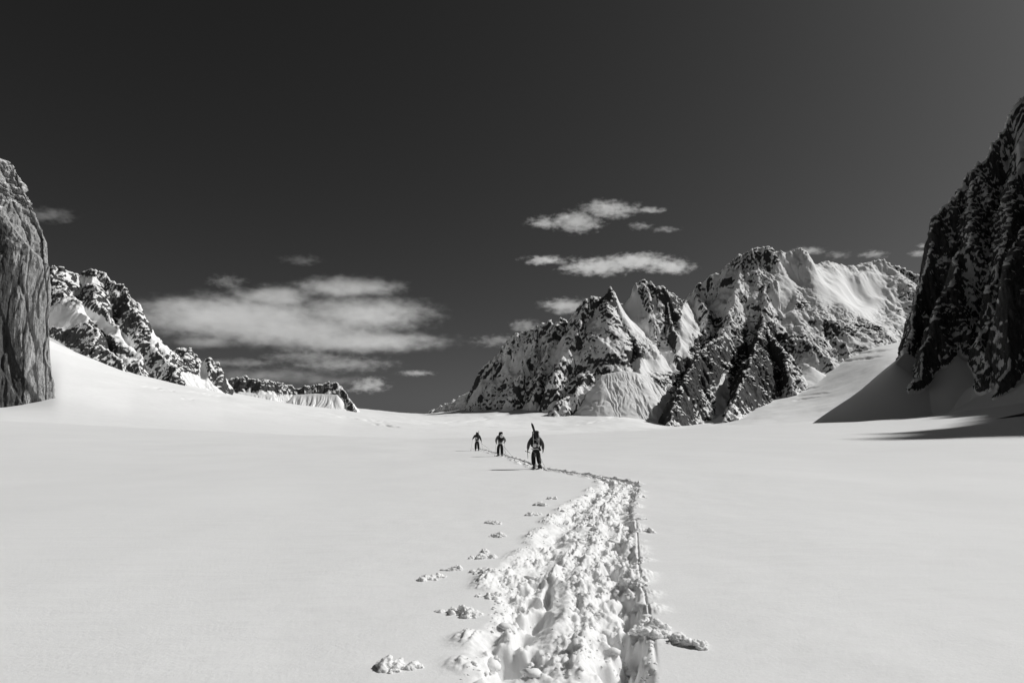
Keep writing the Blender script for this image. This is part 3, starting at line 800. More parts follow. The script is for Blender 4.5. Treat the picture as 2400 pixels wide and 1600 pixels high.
for (cx, cy, w, lab, k) in CL:
    gx, gy = ground_pt(cx, cy)
    for _ in range(3): gx, gy = ground_pt(cx, cy, float(zfield(np.array([gx]), np.array([gy]))[0]))
    Wm = w * gy / F
    vs, fs, off = [], [], 0
    pl = []
    for i in range(k * 6):
        r = min(Wm * rng.uniform(.10, .19) * (1.6 if k <= 2 else 1), .075 if k < 12 else rng.uniform(.03, .075)) * (1.0 if i < max(1, k * .6) else rng.uniform(.15, .5))
        if not pl: ox, oy = 0., 0.
        else:
            for _ in range(30):
                bx, by, br = pl[rng.randint(len(pl))]
                a = rng.rand() * 6.28
                sp_ = .95 if k < 12 else 1.0
                ox = bx + math.cos(a) * (br + r) * sp_; oy = by + math.sin(a) * (br + r) * .85
                if abs(ox) < Wm * .55 and abs(oy) < Wm * (.35 if k < 12 else .6): break
        pl.append((ox, oy, r))
        z = float(zfield(np.array([gx + ox]), np.array([gy + oy]))[0])
        vs.append(lump((ox, oy, z + r * rng.uniform(-.15, .3)), r * (1 if k <= 2 else rng.uniform(.7, 1.1)), IV2, 1.2, .62)); fs.append(IF2 + off); off += len(IV2)
    o = mesh_obj('snow_clod', np.concatenate(vs), np.concatenate(fs), M_CLOD, loc=(gx, gy, 0))
    md = o.modifiers.new('fuse', 'REMESH'); md.mode = 'VOXEL'; md.voxel_size = max(.006, gy * .0007)
    dg = bpy.context.evaluated_depsgraph_get(); dg.update()
    nm = bpy.data.meshes.new_from_object(o.evaluated_get(dg)); o.modifiers.clear(); om = o.data; o.data = nm; bpy.data.meshes.remove(om); nm.name = 'snow_clod'
    v = np.empty(len(nm.vertices) * 3, np.float32); nm.vertices.foreach_get('co', v); v = v.reshape(-1, 3)
    nv = np.empty(len(nm.vertices) * 3, np.float32); nm.vertex_normals.foreach_get('vector', nv); nv = nv.reshape(-1, 3)
    kq = cx * .37
    v = v + nv * (.016 * fbm3(v[:, 0] / .06 + kq, v[:, 1] / .06, v[:, 2] / .06, 3) + .010 * (ridged3(v[:, 0] / .035 + kq, v[:, 1] / .035, v[:, 2] / .035, 3) - .3))[:, None]
    nm.vertices.foreach_set('co', v.ravel()); nm.update()
    for p_ in nm.polygons: p_.use_smooth = True
    if not nm.materials: nm.materials.append(M_CLOD)
    tag(o, lab, 'snow clod', 'snow clods thrown out beside the trail')

# ---------------------------------------------------------------- the three climbers
M_SKIN = plain_material('skin', .35, .6)
M_BLACK = plain_material('black_cloth', .014, .8, 25)
M_DARK = plain_material('dark_cloth', .03, .8, 25)
M_GREY = plain_material('grey_cloth', .07, .8, 25)
M_LGREY = plain_material('light_grey_cloth', .20, .8, 25)
M_PALE = plain_material('pale_fabric', .70, .7, 30, .15)
M_METAL = plain_material('dull_metal', .22, .4, 40)
M_ROPE = plain_material('rope_fibre', .12, .9, 200)

def skin_mesh(name, V, E, rad, mat, parent=None, root=0, sub=2):
    me = bpy.data.meshes.new(name); me.from_pydata([tuple(v) for v in V], E, []); me.update()
    ob = bpy.data.objects.new(name, me); COL.objects.link(ob)
    md = ob.modifiers.new('skin', 'SKIN'); md.use_smooth_shade = True; md.branch_smoothing = .5
    for i, d in enumerate(me.skin_vertices[0].data):
        r = rad[i]; d.radius = r if hasattr(r, '__len__') else (r, r); d.use_root = i == root
    ss = ob.modifiers.new('sub', 'SUBSURF'); ss.levels = sub; ss.render_levels = sub
    dg = bpy.context.evaluated_depsgraph_get(); dg.update()
    nm = bpy.data.meshes.new_from_object(ob.evaluated_get(dg))
    ob.modifiers.clear(); ob.data = nm; bpy.data.meshes.remove(me); nm.name = name
    for p in nm.polygons: p.use_smooth = True
    nm.materials.clear(); nm.materials.append(mat)
    if parent: ob.parent = parent
    return ob

def hand_chain(V, E, Rd, wi, wrist, dirv, side, fat=1.0):
    """palm, four unequal fingers and a thumb, curled round a grip; wi = index of the wrist vertex"""
    d = Vector(dirv).normalized(); fw = Vector((0, 1, 0)); fw = (fw - d * fw.dot(d)).normalized(); sd_ = d.cross(fw) * side
    palm = Vector(wrist) + d * .055
    V.append(palm); pi = len(V) - 1; E.append((wi, pi)); Rd.append((.032 * fat, .022 * fat))
    for k, ln in enumerate((.070, .078, .072, .058)):
        o = fw * (.027 - .018 * k)
        a = palm + d * .035 + o; b = a + d * ln * .5 - sd_ * .012; c_ = b + d * ln * .25 - sd_ * ln * .35
        i0 = len(V); V += [a, b, c_]; E += [(pi, i0), (i0, i0 + 1), (i0 + 1, i0 + 2)]; Rd += [.010 * fat, .009 * fat, .008 * fat]
    a = palm + fw * .036 - d * .015; b = a + fw * .024 + d * .025 - sd_ * .01; c_ = b + d * .028 - sd_ * .015
    i0 = len(V); V += [a, b, c_]; E += [(pi, i0), (i0, i0 + 1), (i0 + 1, i0 + 2)]; Rd += [.011 * fat, .010 * fat, .009 * fat]

def person(loc, rz, label, J, jacket, trousers, hatmat, sleeve=None, group='roped climbers walking up the trench'):
    """J: joint positions; the body is one skinned surface, the clothes are skins over it"""
    j = {k: Vector(v) for k, v in J.items()}
    V, E, Rd = [], [], []
    def add(p, r, par=None):
        V.append(Vector(p)); Rd.append(r); i = len(V) - 1
        if par is not None: E.append((par, i))
        return i
    pel = add(j['pelvis'], (.13, .10)); sp = add(j['spine'], (.13, .10), pel); ch = add(j['chest'], (.15, .11), sp)
    nk = add(j['neck'], .055, ch); hd = add(j['head'] + Vector((0, .01, -.03)), (.075, .09), nk); cr_ = add(j['head'] + Vector((0, 0, .05)), (.075, .09), hd); add(j['head'] + Vector((0, -.005, .09)), (.05, .06), cr_)
    add(j['head'] + Vector((0, .105, -.02)), .012, hd); add(j['head'] + Vector((0, .07, -.095)), .03, hd)
    for s_, sd_ in (('l', -1), ('r', 1)):
        hp = add(j['hip' + s_], .085, pel); kn = add(j['knee' + s_], .058, hp); an = add(j['ank' + s_], .042, kn); add(j['ank' + s_] + j.get('foot' + s_, Vector((0, .16, -.05))), (.04, .03), an)
        sh = add(j['sho' + s_], .062, ch); el_ = add(j['elb' + s_], .043, sh); wr = add(j['wri' + s_], .030, el_)
        hand_chain(V, E, Rd, wr, j['wri' + s_], j['wri' + s_] - j['elb' + s_] + Vector((0, .02, -.03)), sd_)
    body = skin_mesh('person', V, E, Rd, M_SKIN, sub=1)
    body.location = loc; body.rotation_euler = (0, 0, rz)
    tag(body, label, 'person', group)
    for s_ in (-1, 1):
        eye = MB(); eye.superbox(j['head'] + Vector((s_ * .032, .088, .005)), (.012, .010, .010), 2, 6); eye.build('eye', M_BLACK, body)
    def mid(a, b, t=.5, o=(0, 0, 0)): return a.lerp(b, t) + Vector(o)
    # trousers
    V, E, Rd = [], [], []
    pel = add(j['pelvis'] + Vector((0, 0, .06)), (.165, .13)); p2 = add(j['pelvis'] + Vector((0, -.01, -.04)), (.165, .14), pel)
    for s_ in 'lr':
        hp = add(j['hip' + s_] + Vector((0, 0, -.06)), .125, p2); m = add(mid(j['hip' + s_], j['knee' + s_], .55), .124, hp); kn = add(j['knee' + s_], .116, m)
        m2 = add(mid(j['knee' + s_], j['ank' + s_], .5), .114, kn); add(j['ank' + s_] + Vector((0, 0, .06)), .108, m2)
    skin_mesh('trousers', V, E, Rd, trousers, body)
    # jacket: torso and sleeves
    V, E, Rd = [], [], []
    b0 = add(j['pelvis'] + Vector((0, 0, -.02)), (.20, .165)); b1 = add(j['spine'], (.195, .165), b0); b2 = add(mid(j['spine'], j['chest']), (.20, .165), b1)
    b3 = add(j['chest'] + Vector((0, 0, .02)), (.215, .16), b2); add(j['neck'] + Vector((0, 0, .01)), .085, b3)
    for s_ in 'lr':
        sh = add(j['sho' + s_], .108, b3); m = add(mid(j['sho' + s_], j['elb' + s_], .5), .10, sh); el_ = add(j['elb' + s_], .088, m); m = add(mid(j['elb' + s_], j['wri' + s_], .55), .074, el_); add(j['wri' + s_], .055, m)
    skin_mesh('jacket', V, E, Rd, jacket, body)
    for s_, sd_ in (('l', -1), ('r', 1)):
        V, E, Rd = [], [], []
        w0 = add(mid(j['elb' + s_], j['wri' + s_], .88), .045); wr = add(j['wri' + s_], .042, w0)
        hand_chain(V, E, Rd, wr, j['wri' + s_], j['wri' + s_] - j['elb' + s_] + Vector((0, .02, -.03)), sd_, 1.45)
        skin_mesh('glove', V, E, Rd, M_BLACK, body, sub=1)
        ft = j.get('foot' + s_, Vector((0, .16, -.05)))
        V, E, Rd = [], [], []
        a = add(j['ank' + s_] + Vector((0, 0, .13)), .068); a2 = add(j['ank' + s_], .062, a); hl = add(j['ank' + s_] - ft * .35 + Vector((0, 0, -.07)), (.050, .045), a2); t1 = add(j['ank' + s_] + ft * .6 + Vector((0, 0, -.02)), (.055, .045), a2); add(j['ank' + s_] + ft * 1.15, (.048, .032), t1)
        skin_mesh('boot', V, E, Rd, M_BLACK, body)
    h = j['head']
    ht = MB(); ht.superbox(h + Vector((0, -.01, .045)), (.098, .115, .088), 2.3, 10); ht.superbox(h + Vector((0, -.005, -.01)), (.101, .118, .022), 2.6, 8); ht.build('hat', hatmat, body)
    hs = MB(); wz = j['pelvis']
    ring = [wz + Vector((.215 * math.cos(t), -.0 + .18 * math.sin(t), -.01)) for t in np.linspace(0, 2 * math.pi, 25)]
    hs.band(ring, .04, .012, lambda i: ring[i] - wz); hs.build('harness_belt', M_PALE, body)
    return body

def to_world(loc, rz, p):
    return Vector(loc) + Matrix.Rotation(rz, 3, 'Z') @ Vector(p)

def thing(name, loc, rz, label, cat, group=None):
    o = bpy.data.objects.new(name, None); COL.objects.link(o); o.empty_display_size = .2
    o.location = loc; o.rotation_euler = (0, 0, rz)
    return tag(o, label, cat, group)

def backpack(loc, rz, label, c, size, mat, patch=None, straps=M_PALE, lean=.08):
    """c = centre of the sack in the wearer's frame"""
    t = thing('backpack', loc, rz, label, 'backpack', 'backpacks of the climbers')
    rot = Matrix.Rotation(-lean, 3, 'X'); c = Vector(c); sx, sy, sz = size
    L = lambda x, y, z: c + rot @ Vector((x * sx, y * sy, z * sz))
    b = MB(); b.superbox(c, (sx, sy, sz), 3.0, 16, rot, .10, .03, 1); b.build('sack', mat, t)
    b = MB(); b.superbox(L(0, -.05, 1.02), (sx * .85, sy * 1.0, sz * .20), 2.4, 12, rot, .15, .05, 2); b.build('lid', mat, t)
    for s_ in (-1, 1):
        b = MB(); b.superbox(L(s_ * 1.02, -.05, -.35), (sx * .22, sy * .7, sz * .42), 2.6, 10, rot); b.build('side_pocket', mat, t)
        b = MB(); b.band([L(s_ * .62, -1.0, 1.0), L(s_ * .70, -1.06, .5), L(s_ * .66, -1.07, 0), L(s_ * .60, -1.05, -.55), L(s_ * .5, -.95, -.9)], .022, .008, (0, -1, 0)); b.build('compression_strap', straps, t)
        b = MB(); b.band([L(s_ * .5, .9, .85), L(s_ * .55, 1.5, .95), L(s_ * .6, 2.7, .55), L(s_ * .7, 2.7, 0), L(s_ * .8, 1.4, -.5), L(s_ * .75, .9, -.75)], .06, .018, lambda i: (0, 1, .2)); b.build('shoulder_strap', M_BLACK, t)
    b = MB(); b.band([L(-.68, -1.08, .1), L(0, -1.16, .02), L(.68, -1.08, .1)], .018, .008, (0, -1, 0)); b.build('compression_strap', straps, t)
    if patch:
        for (px_, pz_, pw, ph) in patch:
            b = MB(); b.superbox(L(px_, -1.0, pz_), (pw, .035, ph), 3.4, 10, rot); b.build('pale_pocket', M_PALE, t)
    return t

def pole(top, tip, label, loc, rz):
    a = to_world(loc, rz, top); b_ = to_world(loc, rz, tip); b_.z = ground(b_.x, b_.y) - .03
    t = thing('ski_pole', b_, 0, label, 'ski pole', 'ski poles held by the climbers')
    d = (a - b_).normalized(); z0 = Vector((0, 0, 0)); top_ = a - b_
    m = MB(); m.tube([z0, top_], [.007, .009], 8); m.build('shaft', M_METAL, t)
    m = MB(); m.tube([top_ - d * .11, top_ - d * .05, top_ + d * .01, top_ + d * .03], [.014, .017, .016, .010], 10); m.build('grip', M_BLACK, t)
    m = MB(); m.tube([d * .07, d * .075, d * .085], [.010, .048, .045], 14); m.build('basket', M_BLACK, t)
    return t

def snowshoe(pos, fwd, up, label):
    t = thing('snowshoe', pos, 0, label, 'snowshoe', 'snowshoes on the climbers feet')
    f = Vector(fwd).normalized(); u = Vector(up); u = (u - f * u.dot(f)).normalized(); s_ = f.cross(u)
    R3 = lambda x, y, z=0: s_ * x + f * y + u * z
    out = [(.10 * math.sin(a) * (1 - .25 * (math.cos(a) < 0) * abs(math.cos(a))), .29 * math.cos(a)) for a in np.linspace(0, 2 * math.pi, 33)]
    m = MB(); m.tube([R3(x, y, .03 * max(0, (y - .15) / .14) ** 2) for x, y in out], .009, 8, cap=False); m.build('rim', M_METAL, t)
    m = MB(); bm = m.bm
    top = [bm.verts.new(R3(x * .95, y * .96, .004)) for x, y in out[:-1]]; bot = [bm.verts.new(R3(x * .95, y * .96, -.004)) for x, y in out[:-1]]
    bm.faces.new(top); bm.faces.new(bot[::-1])
    for i in range(len(top)): bm.faces.new([top[i], top[(i + 1) % len(top)], bot[(i + 1) % len(top)], bot[i]])
    m.build('deck', M_DARK, t, smooth=False)
    m = MB(); m.band([R3(-.09, .04, .01), R3(-.05, .05, .06), R3(0, .05, .085), R3(.05, .05, .06), R3(.09, .04, .01)], .035, .008, lambda i: u); m.band([R3(-.07, -.08, .01), R3(-.06, -.1, .06), R3(0, -.12, .08), R3(.06, -.1, .06), R3(.07, -.08, .01)], .03, .008, lambda i: u); m.build('binding', M_PALE, t)
    for x in (-.05, 0, .05):
        m = MB(); m.tube([R3(x, .06, -.006), R3(x, .06, -.035)], [.010, .002], 6); m.build('spike', M_METAL, t)
    return t

def stand(px, py):
    gx, gy = ground_pt(px, py)
    for _ in range(4): gx, gy = ground_pt(px, py, ground(gx, gy) + .02)
    return (gx, gy, ground(gx, gy))

BASE = dict(pelvis=(0, 0, .93), spine=(0, .0, 1.10), chest=(0, .05, 1.32), neck=(0, .11, 1.48), head=(0, .17, 1.60),
            hipl=(-.10, 0, .90), hipr=(.10, 0, .90), kneel=(-.11, .04, .49), kneer=(.11, .04, .49), ankl=(-.10, 0, .09), ankr=(.10, 0, .09),
            shol=(-.19, .05, 1.42), shor=(.19, .05, 1.42), elbl=(-.32, .0, 1.15), elbr=(.32, .0, 1.15), wril=(-.34, .08, .90), wrir=(.34, .08, .90))
# nearest climber
L1 = stand(1256, 1097.5); Z1 = math.radians(4)
J = dict(BASE, kneel=(-.11, .10, .48), ankl=(-.085, .10, .10), kneer=(.13, .06, .50), ankr=(.165, -.20, .17), footr=(.03, .12, -.13),
         elbl=(-.345, .02, 1.13), elbr=(.335, -.02, 1.13), wril=(-.375, .05, .88), wrir=(.355, .05, .87))
person(L1, Z1, 'nearest climber in grey sleeves and black trousers walking away with skis up', J, M_GREY, M_BLACK, M_DARK)
backpack(L1, Z1, 'tall black pack with pale straps and pockets, skis fixed to it', (-.02, -.20, 1.32), (.20, .16, .38), M_BLACK, [(-.35, -.62, .085, .085), (.55, -.66, .05, .06)])
for k, lab in enumerate(('ski slanting up from the nearest climber\'s pack, the taller tip', 'second ski strapped flat against the taller one on the nearest pack')):
    t = thing('ski', to_world(L1, Z1, (.10, -.30, 1.05)), Z1, lab, 'ski', 'skis on the nearest pack')
    d = Vector((-.30, .02, 1.0)).normalized(); o_ = Vector((.012 + .02 * k, -.045 * k - .02, -.02 - .05 * k))
    pts = [o_ + d * s_ + Vector((0, -.06 * max(0, (s_ - 1.02) / .16) ** 2 * (1 if k else -1), 0)) for s_ in np.linspace(-.15, 1.16, 22)]
    m = MB()
    rings = []
    for i, p_ in enumerate(pts):
        s_ = -.15 + 1.31 * i / 21; wd = .045 + .012 * ((s_ - .5) / .65) ** 2
        if s_ > 1.0: wd *= math.sqrt(max(.05, 1 - ((s_ - 1.0) / .165) ** 2))
        sx_ = Vector((.9, .35, .27)).normalized(); ny = d.cross(sx_).normalized()
        rings.append([m.bm.verts.new(p_ + sx_ * a * wd + ny * b_ * .007) for a, b_ in ((-1, -1), (1, -1), (1, 1), (-1, 1))])
    for r0, r1 in zip(rings[:-1], rings[1:]):
        for q in range(4): m.bm.faces.new([r0[q], r0[(q + 1) % 4], r1[(q + 1) % 4], r1[q]])
    m.bm.faces.new(rings[0][::-1]); m.bm.faces.new(rings[-1])
    m.build('ski_blade', M_BLACK, t, smooth=False)
    m = MB(); m.superbox(o_ + d * .35 + Vector((0, -.03, 0)), (.035, .025, .09), 3, 8); m.build('ski_binding', M_METAL, t)
# ice axe in the left hand
t = thing('ice_axe', to_world(L1, Z1, (-.39, .08, .78)), Z1, 'ice axe in the left hand of the nearest climber', 'ice axe')
m = MB(); m.tube([(.0, -.02, .0), (.03, .20, -.18), (.05, .36, -.34)], [.013, .012, .008], 8); m.build('shaft', M_DARK, t)
m = MB(); m.band([(-.12, -.02, .035), (-.06, -.02, .02), (0, -.02, .005), (.06, -.02, -.012), (.13, -.01, -.05)], .028, .012, (0, 1, 0)); m.build('axe_head', M_BLACK, t)
t = thing('carabiner', to_world(L1, Z1, (-.05, -.19, .62)), Z1, 'loop of cord and carabiner hanging behind the nearest climber', 'carabiner')
m = MB(); m.tube([(.035 * math.cos(a), 0, .06 * math.sin(a)) for a in np.linspace(0, 2 * math.pi, 21)], .012, 8, cap=False); m.build('ring', M_LGREY, t)
m = MB(); m.tube([(-.11, .03, .25), (-.06, 0, .14), (0, 0, .06)], .008, 8); m.build('cord', M_LGREY, t)
snowshoe(to_world(L1, Z1, (.175, -.16, .075)), (.08, .55, -.42), (0, .4, .9), 'lifted snowshoe under the right boot of the nearest climber')
snowshoe(to_world(L1, Z1, (-.085, .14, .02)), (0, 1, 0), (0, 0, 1), 'snowshoe flat in the snow under the nearest climber\'s left boot')
# middle climber
L2 = stand(1172.5, 1068); Z2 = math.radians(7)
J = dict(BASE, kneel=(-.15, .08, .50), ankl=(-.16, -.06, .12), kneer=(.12, .05, .48), ankr=(.13, .02, .09), elbl=(-.315, -.03, 1.12), elbr=(.37, .02, 1.14),
         wril=(-.27, .18, .97), wrir=(.33, .25, 1.02), footl=(-.08, .14, -.07))
person(L2, Z2, 'middle climber in pale grey sleeves leaning on two poles', J, M_LGREY, M_BLACK, M_BLACK)
backpack(L2, Z2, 'black pack of the middle climber carrying a round white helmet', (.02, -.20, 1.36), (.165, .15, .33), M_BLACK, None, M_DARK)
t = thing('helmet', to_world(L2, Z2, (.05, -.40, 1.46)), Z2, 'round white helmet strapped on the middle climber\'s pack', 'helmet')
m = MB(); m.superbox((0, 0, 0), (.128, .10, .135), 2.1, 14); m.build('shell', M_PALE, t)
m = MB(); m.tube([(.128 * math.cos(a), .045, .135 * math.sin(a)) for a in np.linspace(0, 2 * math.pi, 25)], .010, 8, cap=False); m.build('rim', M_GREY, t)
pole((-.275, .23, .99), (-.40, .10, 0), 'pole in the left hand of the middle climber', L2, Z2)
pole((.335, .30, 1.04), (.40, .10, 0), 'pole in the right hand of the middle climber', L2, Z2)
snowshoe(to_world(L2, Z2, (-.175, .0, .045)), (-.45, .9, -.12), (0, .1, 1), 'turned out snowshoe under the middle climber\'s left boot')
snowshoe(to_world(L2, Z2, (.13, .06, .02)), (.05, 1, 0), (0, 0, 1), 'snowshoe flat under the middle climber\'s right boot')
# leading climber
L3 = stand(1118, 1055); Z3 = math.radians(8)
J = dict(BASE, kneel=(-.12, .06, .48), ankl=(-.13, .0, .09), kneer=(.12, .03, .49), ankr=(.15, -.04, .10), elbl=(-.30, .05, 1.24), wril=(-.39, .16, 1.12), elbr=(.31, .0, 1.14), wrir=(.40, .05, .90))
person(L3, Z3, 'farthest climber all in black with both arms spread on poles', J, M_BLACK, M_BLACK, M_BLACK)
backpack(L3, Z3, 'small dark pack of the farthest climber with a pale pocket low on it', (0, -.19, 1.32), (.15, .13, .29), M_DARK, [(-.55, -.55, .06, .08)], M_DARK)
pole((-.40, .2, 1.14), (-.58, .05, 0), 'pole planted wide by the farthest climber\'s left hand', L3, Z3)
pole((.41, .1, .92), (.54, -.05, 0), 'pole trailing from the farthest climber\'s right hand', L3, Z3)
t = thing('snow_picket', to_world(L3, Z3, (.13, -.20, 1.45)), Z3, 'thin picket sticking up from the farthest climber\'s pack', 'snow picket')
m = MB(); m.band([(0, 0, -.25), (0, 0, .40)], .045, .02, (0, 1, 0)); m.build('stake', M_METAL, t, smooth=False)
m = MB(); m.tube([(.03 * math.cos(a), -.02, .02 * math.sin(a) + .30) for a in np.linspace(0, 2 * math.pi, 13)], .005, 6, cap=False); m.build('clip_loop', M_DARK, t)
snowshoe(to_world(L3, Z3, (-.13, .04, .02)), (-.05, 1, 0), (0, 0, 1), 'snowshoe under the farthest climber\'s left boot')
snowshoe(to_world(L3, Z3, (.15, .0, .03)), (.05, 1, -.05), (0, 0, 1), 'snowshoe under the farthest climber\'s right boot')

def rope(a, b_, label):
    pts = [a]
    ya, yb = a.y + .9, b_.y - 1.1
    for y in np.linspace(ya, yb, 60):
        x = float(trail_c(y)) + .30 + .06 * math.sin(y * 1.3)
        if y == ya or y == yb: x = x
        pts.append(Vector((x, y, ground(x, y) + .012)))
    pts.append(b_)
    m = MB(); m.tube(pts, .006, 6)
    o = m.build('rope', M_ROPE); tag(o, label, 'rope', 'rope linking the climbers')
rope(to_world(L1, Z1, (.05, .17, .92)), to_world(L2, Z2, (.05, -.17, .92)), 'rope lying in the trench between the nearest and middle climbers')
rope(to_world(L2, Z2, (.05, .17, .92)), to_world(L3, Z3, (.12, -.14, .90)), 'rope sagging to the snow between the middle and farthest climbers')

# ---------------------------------------------------------------- clouds: real volumes far behind the peaks
def cloud(label, D, ells, dens, nsize=18., k=1.0, deep=.8, soft=.85):
    """ells: picture ellipses (x, y, rx, ry); nsize = size of the billows in picture units"""
    m = D / F
    cx = sum(e[0] for e in ells) / len(ells); cy = sum(e[1] for e in ells) / len(ells)
    o0 = P(cx, cy, D)
    E3 = []
    for (ex, ey, rx, ry) in ells:
        c = P(ex, ey, D) - o0
        rx *= 1.15; ry *= 1.22
        E3.append((c, (rx * m, max(ry * 1.6, min(rx * .55, ry * 5)) * m * deep, ry * m)))
    bm = bmesh.new(); bmesh.ops.create_icosphere(bm, subdivisions=3, radius=1.0)
    sph = np.array([v.co[:] for v in bm.verts]); bm.free()
    bm = bmesh.new()
    for c, r in E3:
        for v in sph: bm.verts.new(Vector(c + v * np.array(r) * 1.18))
    res = bmesh.ops.convex_hull(bm, input=bm.verts[:])
    bmesh.ops.delete(bm, geom=list({g for g in res['geom_interior'] + res['geom_unused'] if isinstance(g, bmesh.types.BMVert)}), context='VERTS')
    me = bpy.data.meshes.new('cloud'); bm.to_mesh(me); bm.free()
    o = bpy.data.objects.new('cloud', me); COL.objects.link(o); o.location = o0
    mat = bpy.data.materials.new('cloud_vapour'); t = NT(mat)
    p = t.n('ShaderNodeTexCoord').outputs['Object']
    q = t.vmath('ADD', p, tuple(o0 * .37))
    mp = t.n('ShaderNodeMapping'); mp.inputs['Scale'].default_value = (1, 1, 2.0); t.t.links.new(q, mp.inputs['Vector'])
    wn = t.noise(mp.outputs[0], 1.0 / (nsize * 3.2 * m), 3, .55, out='Color')
    w_ = t.vmath('MULTIPLY', t.vmath('SUBTRACT', wn, (.5, .5, .5)), (nsize * 3.0 * m, nsize * 3.0 * m, nsize * 1.0 * m))
    pw = t.vmath('ADD', p, w_)
    f = None
    for c, r in E3:
        v = t.vmath('MULTIPLY', t.vmath('SUBTRACT', pw, tuple(c)), tuple(1.0 / x for x in r))
        g = t.math('SUBTRACT', 1.0, t.vmath('LENGTH', v))
        f = g if f is None else t.math('SMOOTH_MAX', f, g, .15)
    nb = t.noise(mp.outputs[0], 1.0 / (nsize * 1.5 * m), 7, .66)
    f = t.math('ADD', f, t.math('MULTIPLY', t.math('SUBTRACT', nb, .52), 3.4 * k))
    d = t.mapr(f, .0, soft, 0, 1)
    pv = t.n('ShaderNodeVolumePrincipled')
    t.set(pv.inputs['Density'], t.math('MULTIPLY', d, dens * 1.35 / m))
    pv.inputs['Color'].default_value = (.98, .98, .98, 1); pv.inputs['Anisotropy'].default_value = 0.0
    t.t.links.new(pv.outputs[0], t.out.inputs['Volume'])
    me.materials.append(mat)
    return tag(o, label, 'cloud', 'clouds over the glacier')

cloud('broad grey bank of cloud spread low across the sky left of centre', 12000, [(815, 674, 150, 24), (560, 745, 270, 52), (850, 738, 190, 44), (830, 800, 240, 24), (480, 800, 90, 18), (690, 775, 240, 38), (420, 720, 110, 26), (640, 695, 120, 26)], .011, 22, .40, soft=1.0)
cloud('faint trailing wisps under the broad cloud bank', 11800, [(800, 853, 130, 18), (720, 836, 110, 14), (560, 850, 120, 10)], .0055, 14, .8)
cloud('small soft puff below the broad bank, above the col', 11500, [(866, 902, 50, 18), (850, 910, 36, 10)], .018, 12, .8)
cloud('thin flat streak right of the small soft puff', 11500, [(975, 874, 46, 7)], .016, 8, .7)
cloud('very faint smudge high above the broad bank', 12500, [(706, 610, 52, 12)], .003, 12, .7)
cloud('faint tuft touching the top left of the broad bank', 12300, [(532, 660, 46, 16)], .005, 12, .9)
cloud('highest cloud, ragged and lens shaped, above the rocky spire', 10000, [(1290, 522, 56, 13), (1350, 520, 60, 24), (1430, 490, 66, 20), (1520, 494, 44, 7)], .028, 14, .75)
cloud('two small scraps under the right tip of the highest cloud', 10000, [(1503, 530, 28, 10), (1560, 538, 38, 6)], .014, 10, .8)
cloud('long white cloud bright at its right end beside the main summit', 10200, [(1275, 609, 54, 10), (1400, 625, 86, 20), (1490, 612, 90, 18), (1572, 624, 62, 17)], .032, 13, .7)
cloud('smooth pale cloud tucked behind the spire', 9800, [(1330, 718, 66, 18)], .030, 14, .6)
cloud('small puff above the serrated ridge, left of the spire', 9800, [(1232, 764, 38, 15)], .022, 12, .7)
cloud('thin pale veil over the left end of the serrated ridge', 9800, [(1165, 799, 56, 14)], .014, 12, .8)
cloud('pale streak right behind the main summit', 9600, [(1895, 588, 44, 9)], .020, 9, .7)
cloud('faint ragged scrap over the snowy saddle', 9600, [(1965, 598, 34, 10)], .010, 9, .8)
cloud('small scrap between the snowy summit and the dark wall', 9600, [(2046, 597, 36, 9)], .018, 9, .8)
cloud('tiny upper puff beside the dark wall', 9600, [(2166, 576, 18, 6)], .03, 7, .6)
cloud('tiny lower puff beside the dark wall', 9600, [(2156, 594, 26, 8)], .03, 7, .6)
cloud('very thin veil low on the horizon left of the col', 12500, [(640, 880, 170, 16), (760, 890, 120, 12)], .0028, 20, .7, soft=1.0)
cloud('dim grey patch beside the top of the left cliff', 10500, [(110, 504, 70, 17)], .0035, 14, .7)


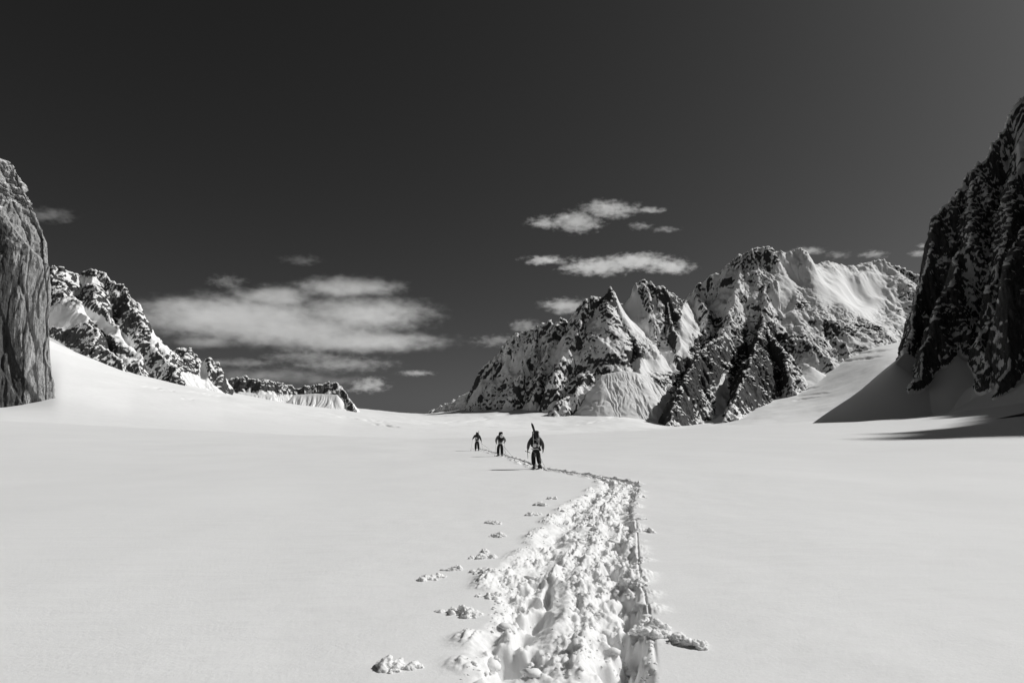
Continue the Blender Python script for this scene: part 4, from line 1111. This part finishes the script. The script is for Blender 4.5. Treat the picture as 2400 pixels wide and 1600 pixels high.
# ---------------------------------------------------------------- sun, sky, camera
SUN_EL, SUN_AZ = 40.0, 73.0      # degrees; azimuth clockwise from the view direction (+Y towards +X)
w = bpy.data.worlds.new('World'); scene.world = w; w.use_nodes = True
nt = w.node_tree; nt.nodes.clear()
sky = nt.nodes.new('ShaderNodeTexSky'); sky.sky_type = 'NISHITA'; sky.sun_disc = False
sky.sun_elevation = math.radians(SUN_EL); sky.sun_rotation = math.radians(SUN_AZ)
sky.altitude = 1000; sky.air_density = 1.0; sky.dust_density = 2.8; sky.ozone_density = 3.0
sepc = nt.nodes.new('ShaderNodeSeparateColor'); comb = nt.nodes.new('ShaderNodeCombineColor')
nt.links.new(sky.outputs[0], sepc.inputs[0])
mul = nt.nodes.new('ShaderNodeMath'); mul.operation = 'MULTIPLY'; mul.inputs[1].default_value = .456
pw_ = nt.nodes.new('ShaderNodeMath'); pw_.operation = 'POWER'; pw_.inputs[1].default_value = 1.3
nt.links.new(sepc.outputs[0], mul.inputs[0]); nt.links.new(mul.outputs[0], pw_.inputs[0])
for i in range(3): nt.links.new(pw_.outputs[0], comb.inputs[i])     # a red filter on contrasty black and white film
bg = nt.nodes.new('ShaderNodeBackground'); bg.inputs[1].default_value = .05
nt.links.new(comb.outputs[0], bg.inputs[0])
wo = nt.nodes.new('ShaderNodeOutputWorld'); nt.links.new(bg.outputs[0], wo.inputs[0])

ld_ = bpy.data.lights.new('sun', 'SUN'); ld_.energy = 3.7; ld_.angle = math.radians(.5); ld_.color = (1, .995, .98)
sun = bpy.data.objects.new('sun', ld_); COL.objects.link(sun)
el, az = math.radians(SUN_EL), math.radians(SUN_AZ)
sd = Vector((math.sin(az) * math.cos(el), math.cos(az) * math.cos(el), math.sin(el)))
sun.rotation_euler = (-sd).to_track_quat('-Z', 'Y').to_euler()
sun.location = sd * 400

cam = bpy.data.cameras.new('camera'); cam.sensor_width = 36; cam.lens = 24; cam.clip_start = .1; cam.clip_end = 120000
co = bpy.data.objects.new('camera', cam); COL.objects.link(co)
co.location = (0, 0, CAMZ); co.rotation_euler = (math.pi / 2 + PITCH, 0, 0)
scene.camera = co

scene.view_settings.view_transform = 'Standard'; scene.view_settings.look = 'None'
scene.view_settings.exposure = 0; scene.view_settings.gamma = 1
c = scene.cycles
c.max_bounces = 8; c.diffuse_bounces = 5; c.glossy_bounces = 2; c.transmission_bounces = 2; c.volume_bounces = 4
c.use_denoising = True
c.volume_step_rate = .12; c.volume_max_steps = 512
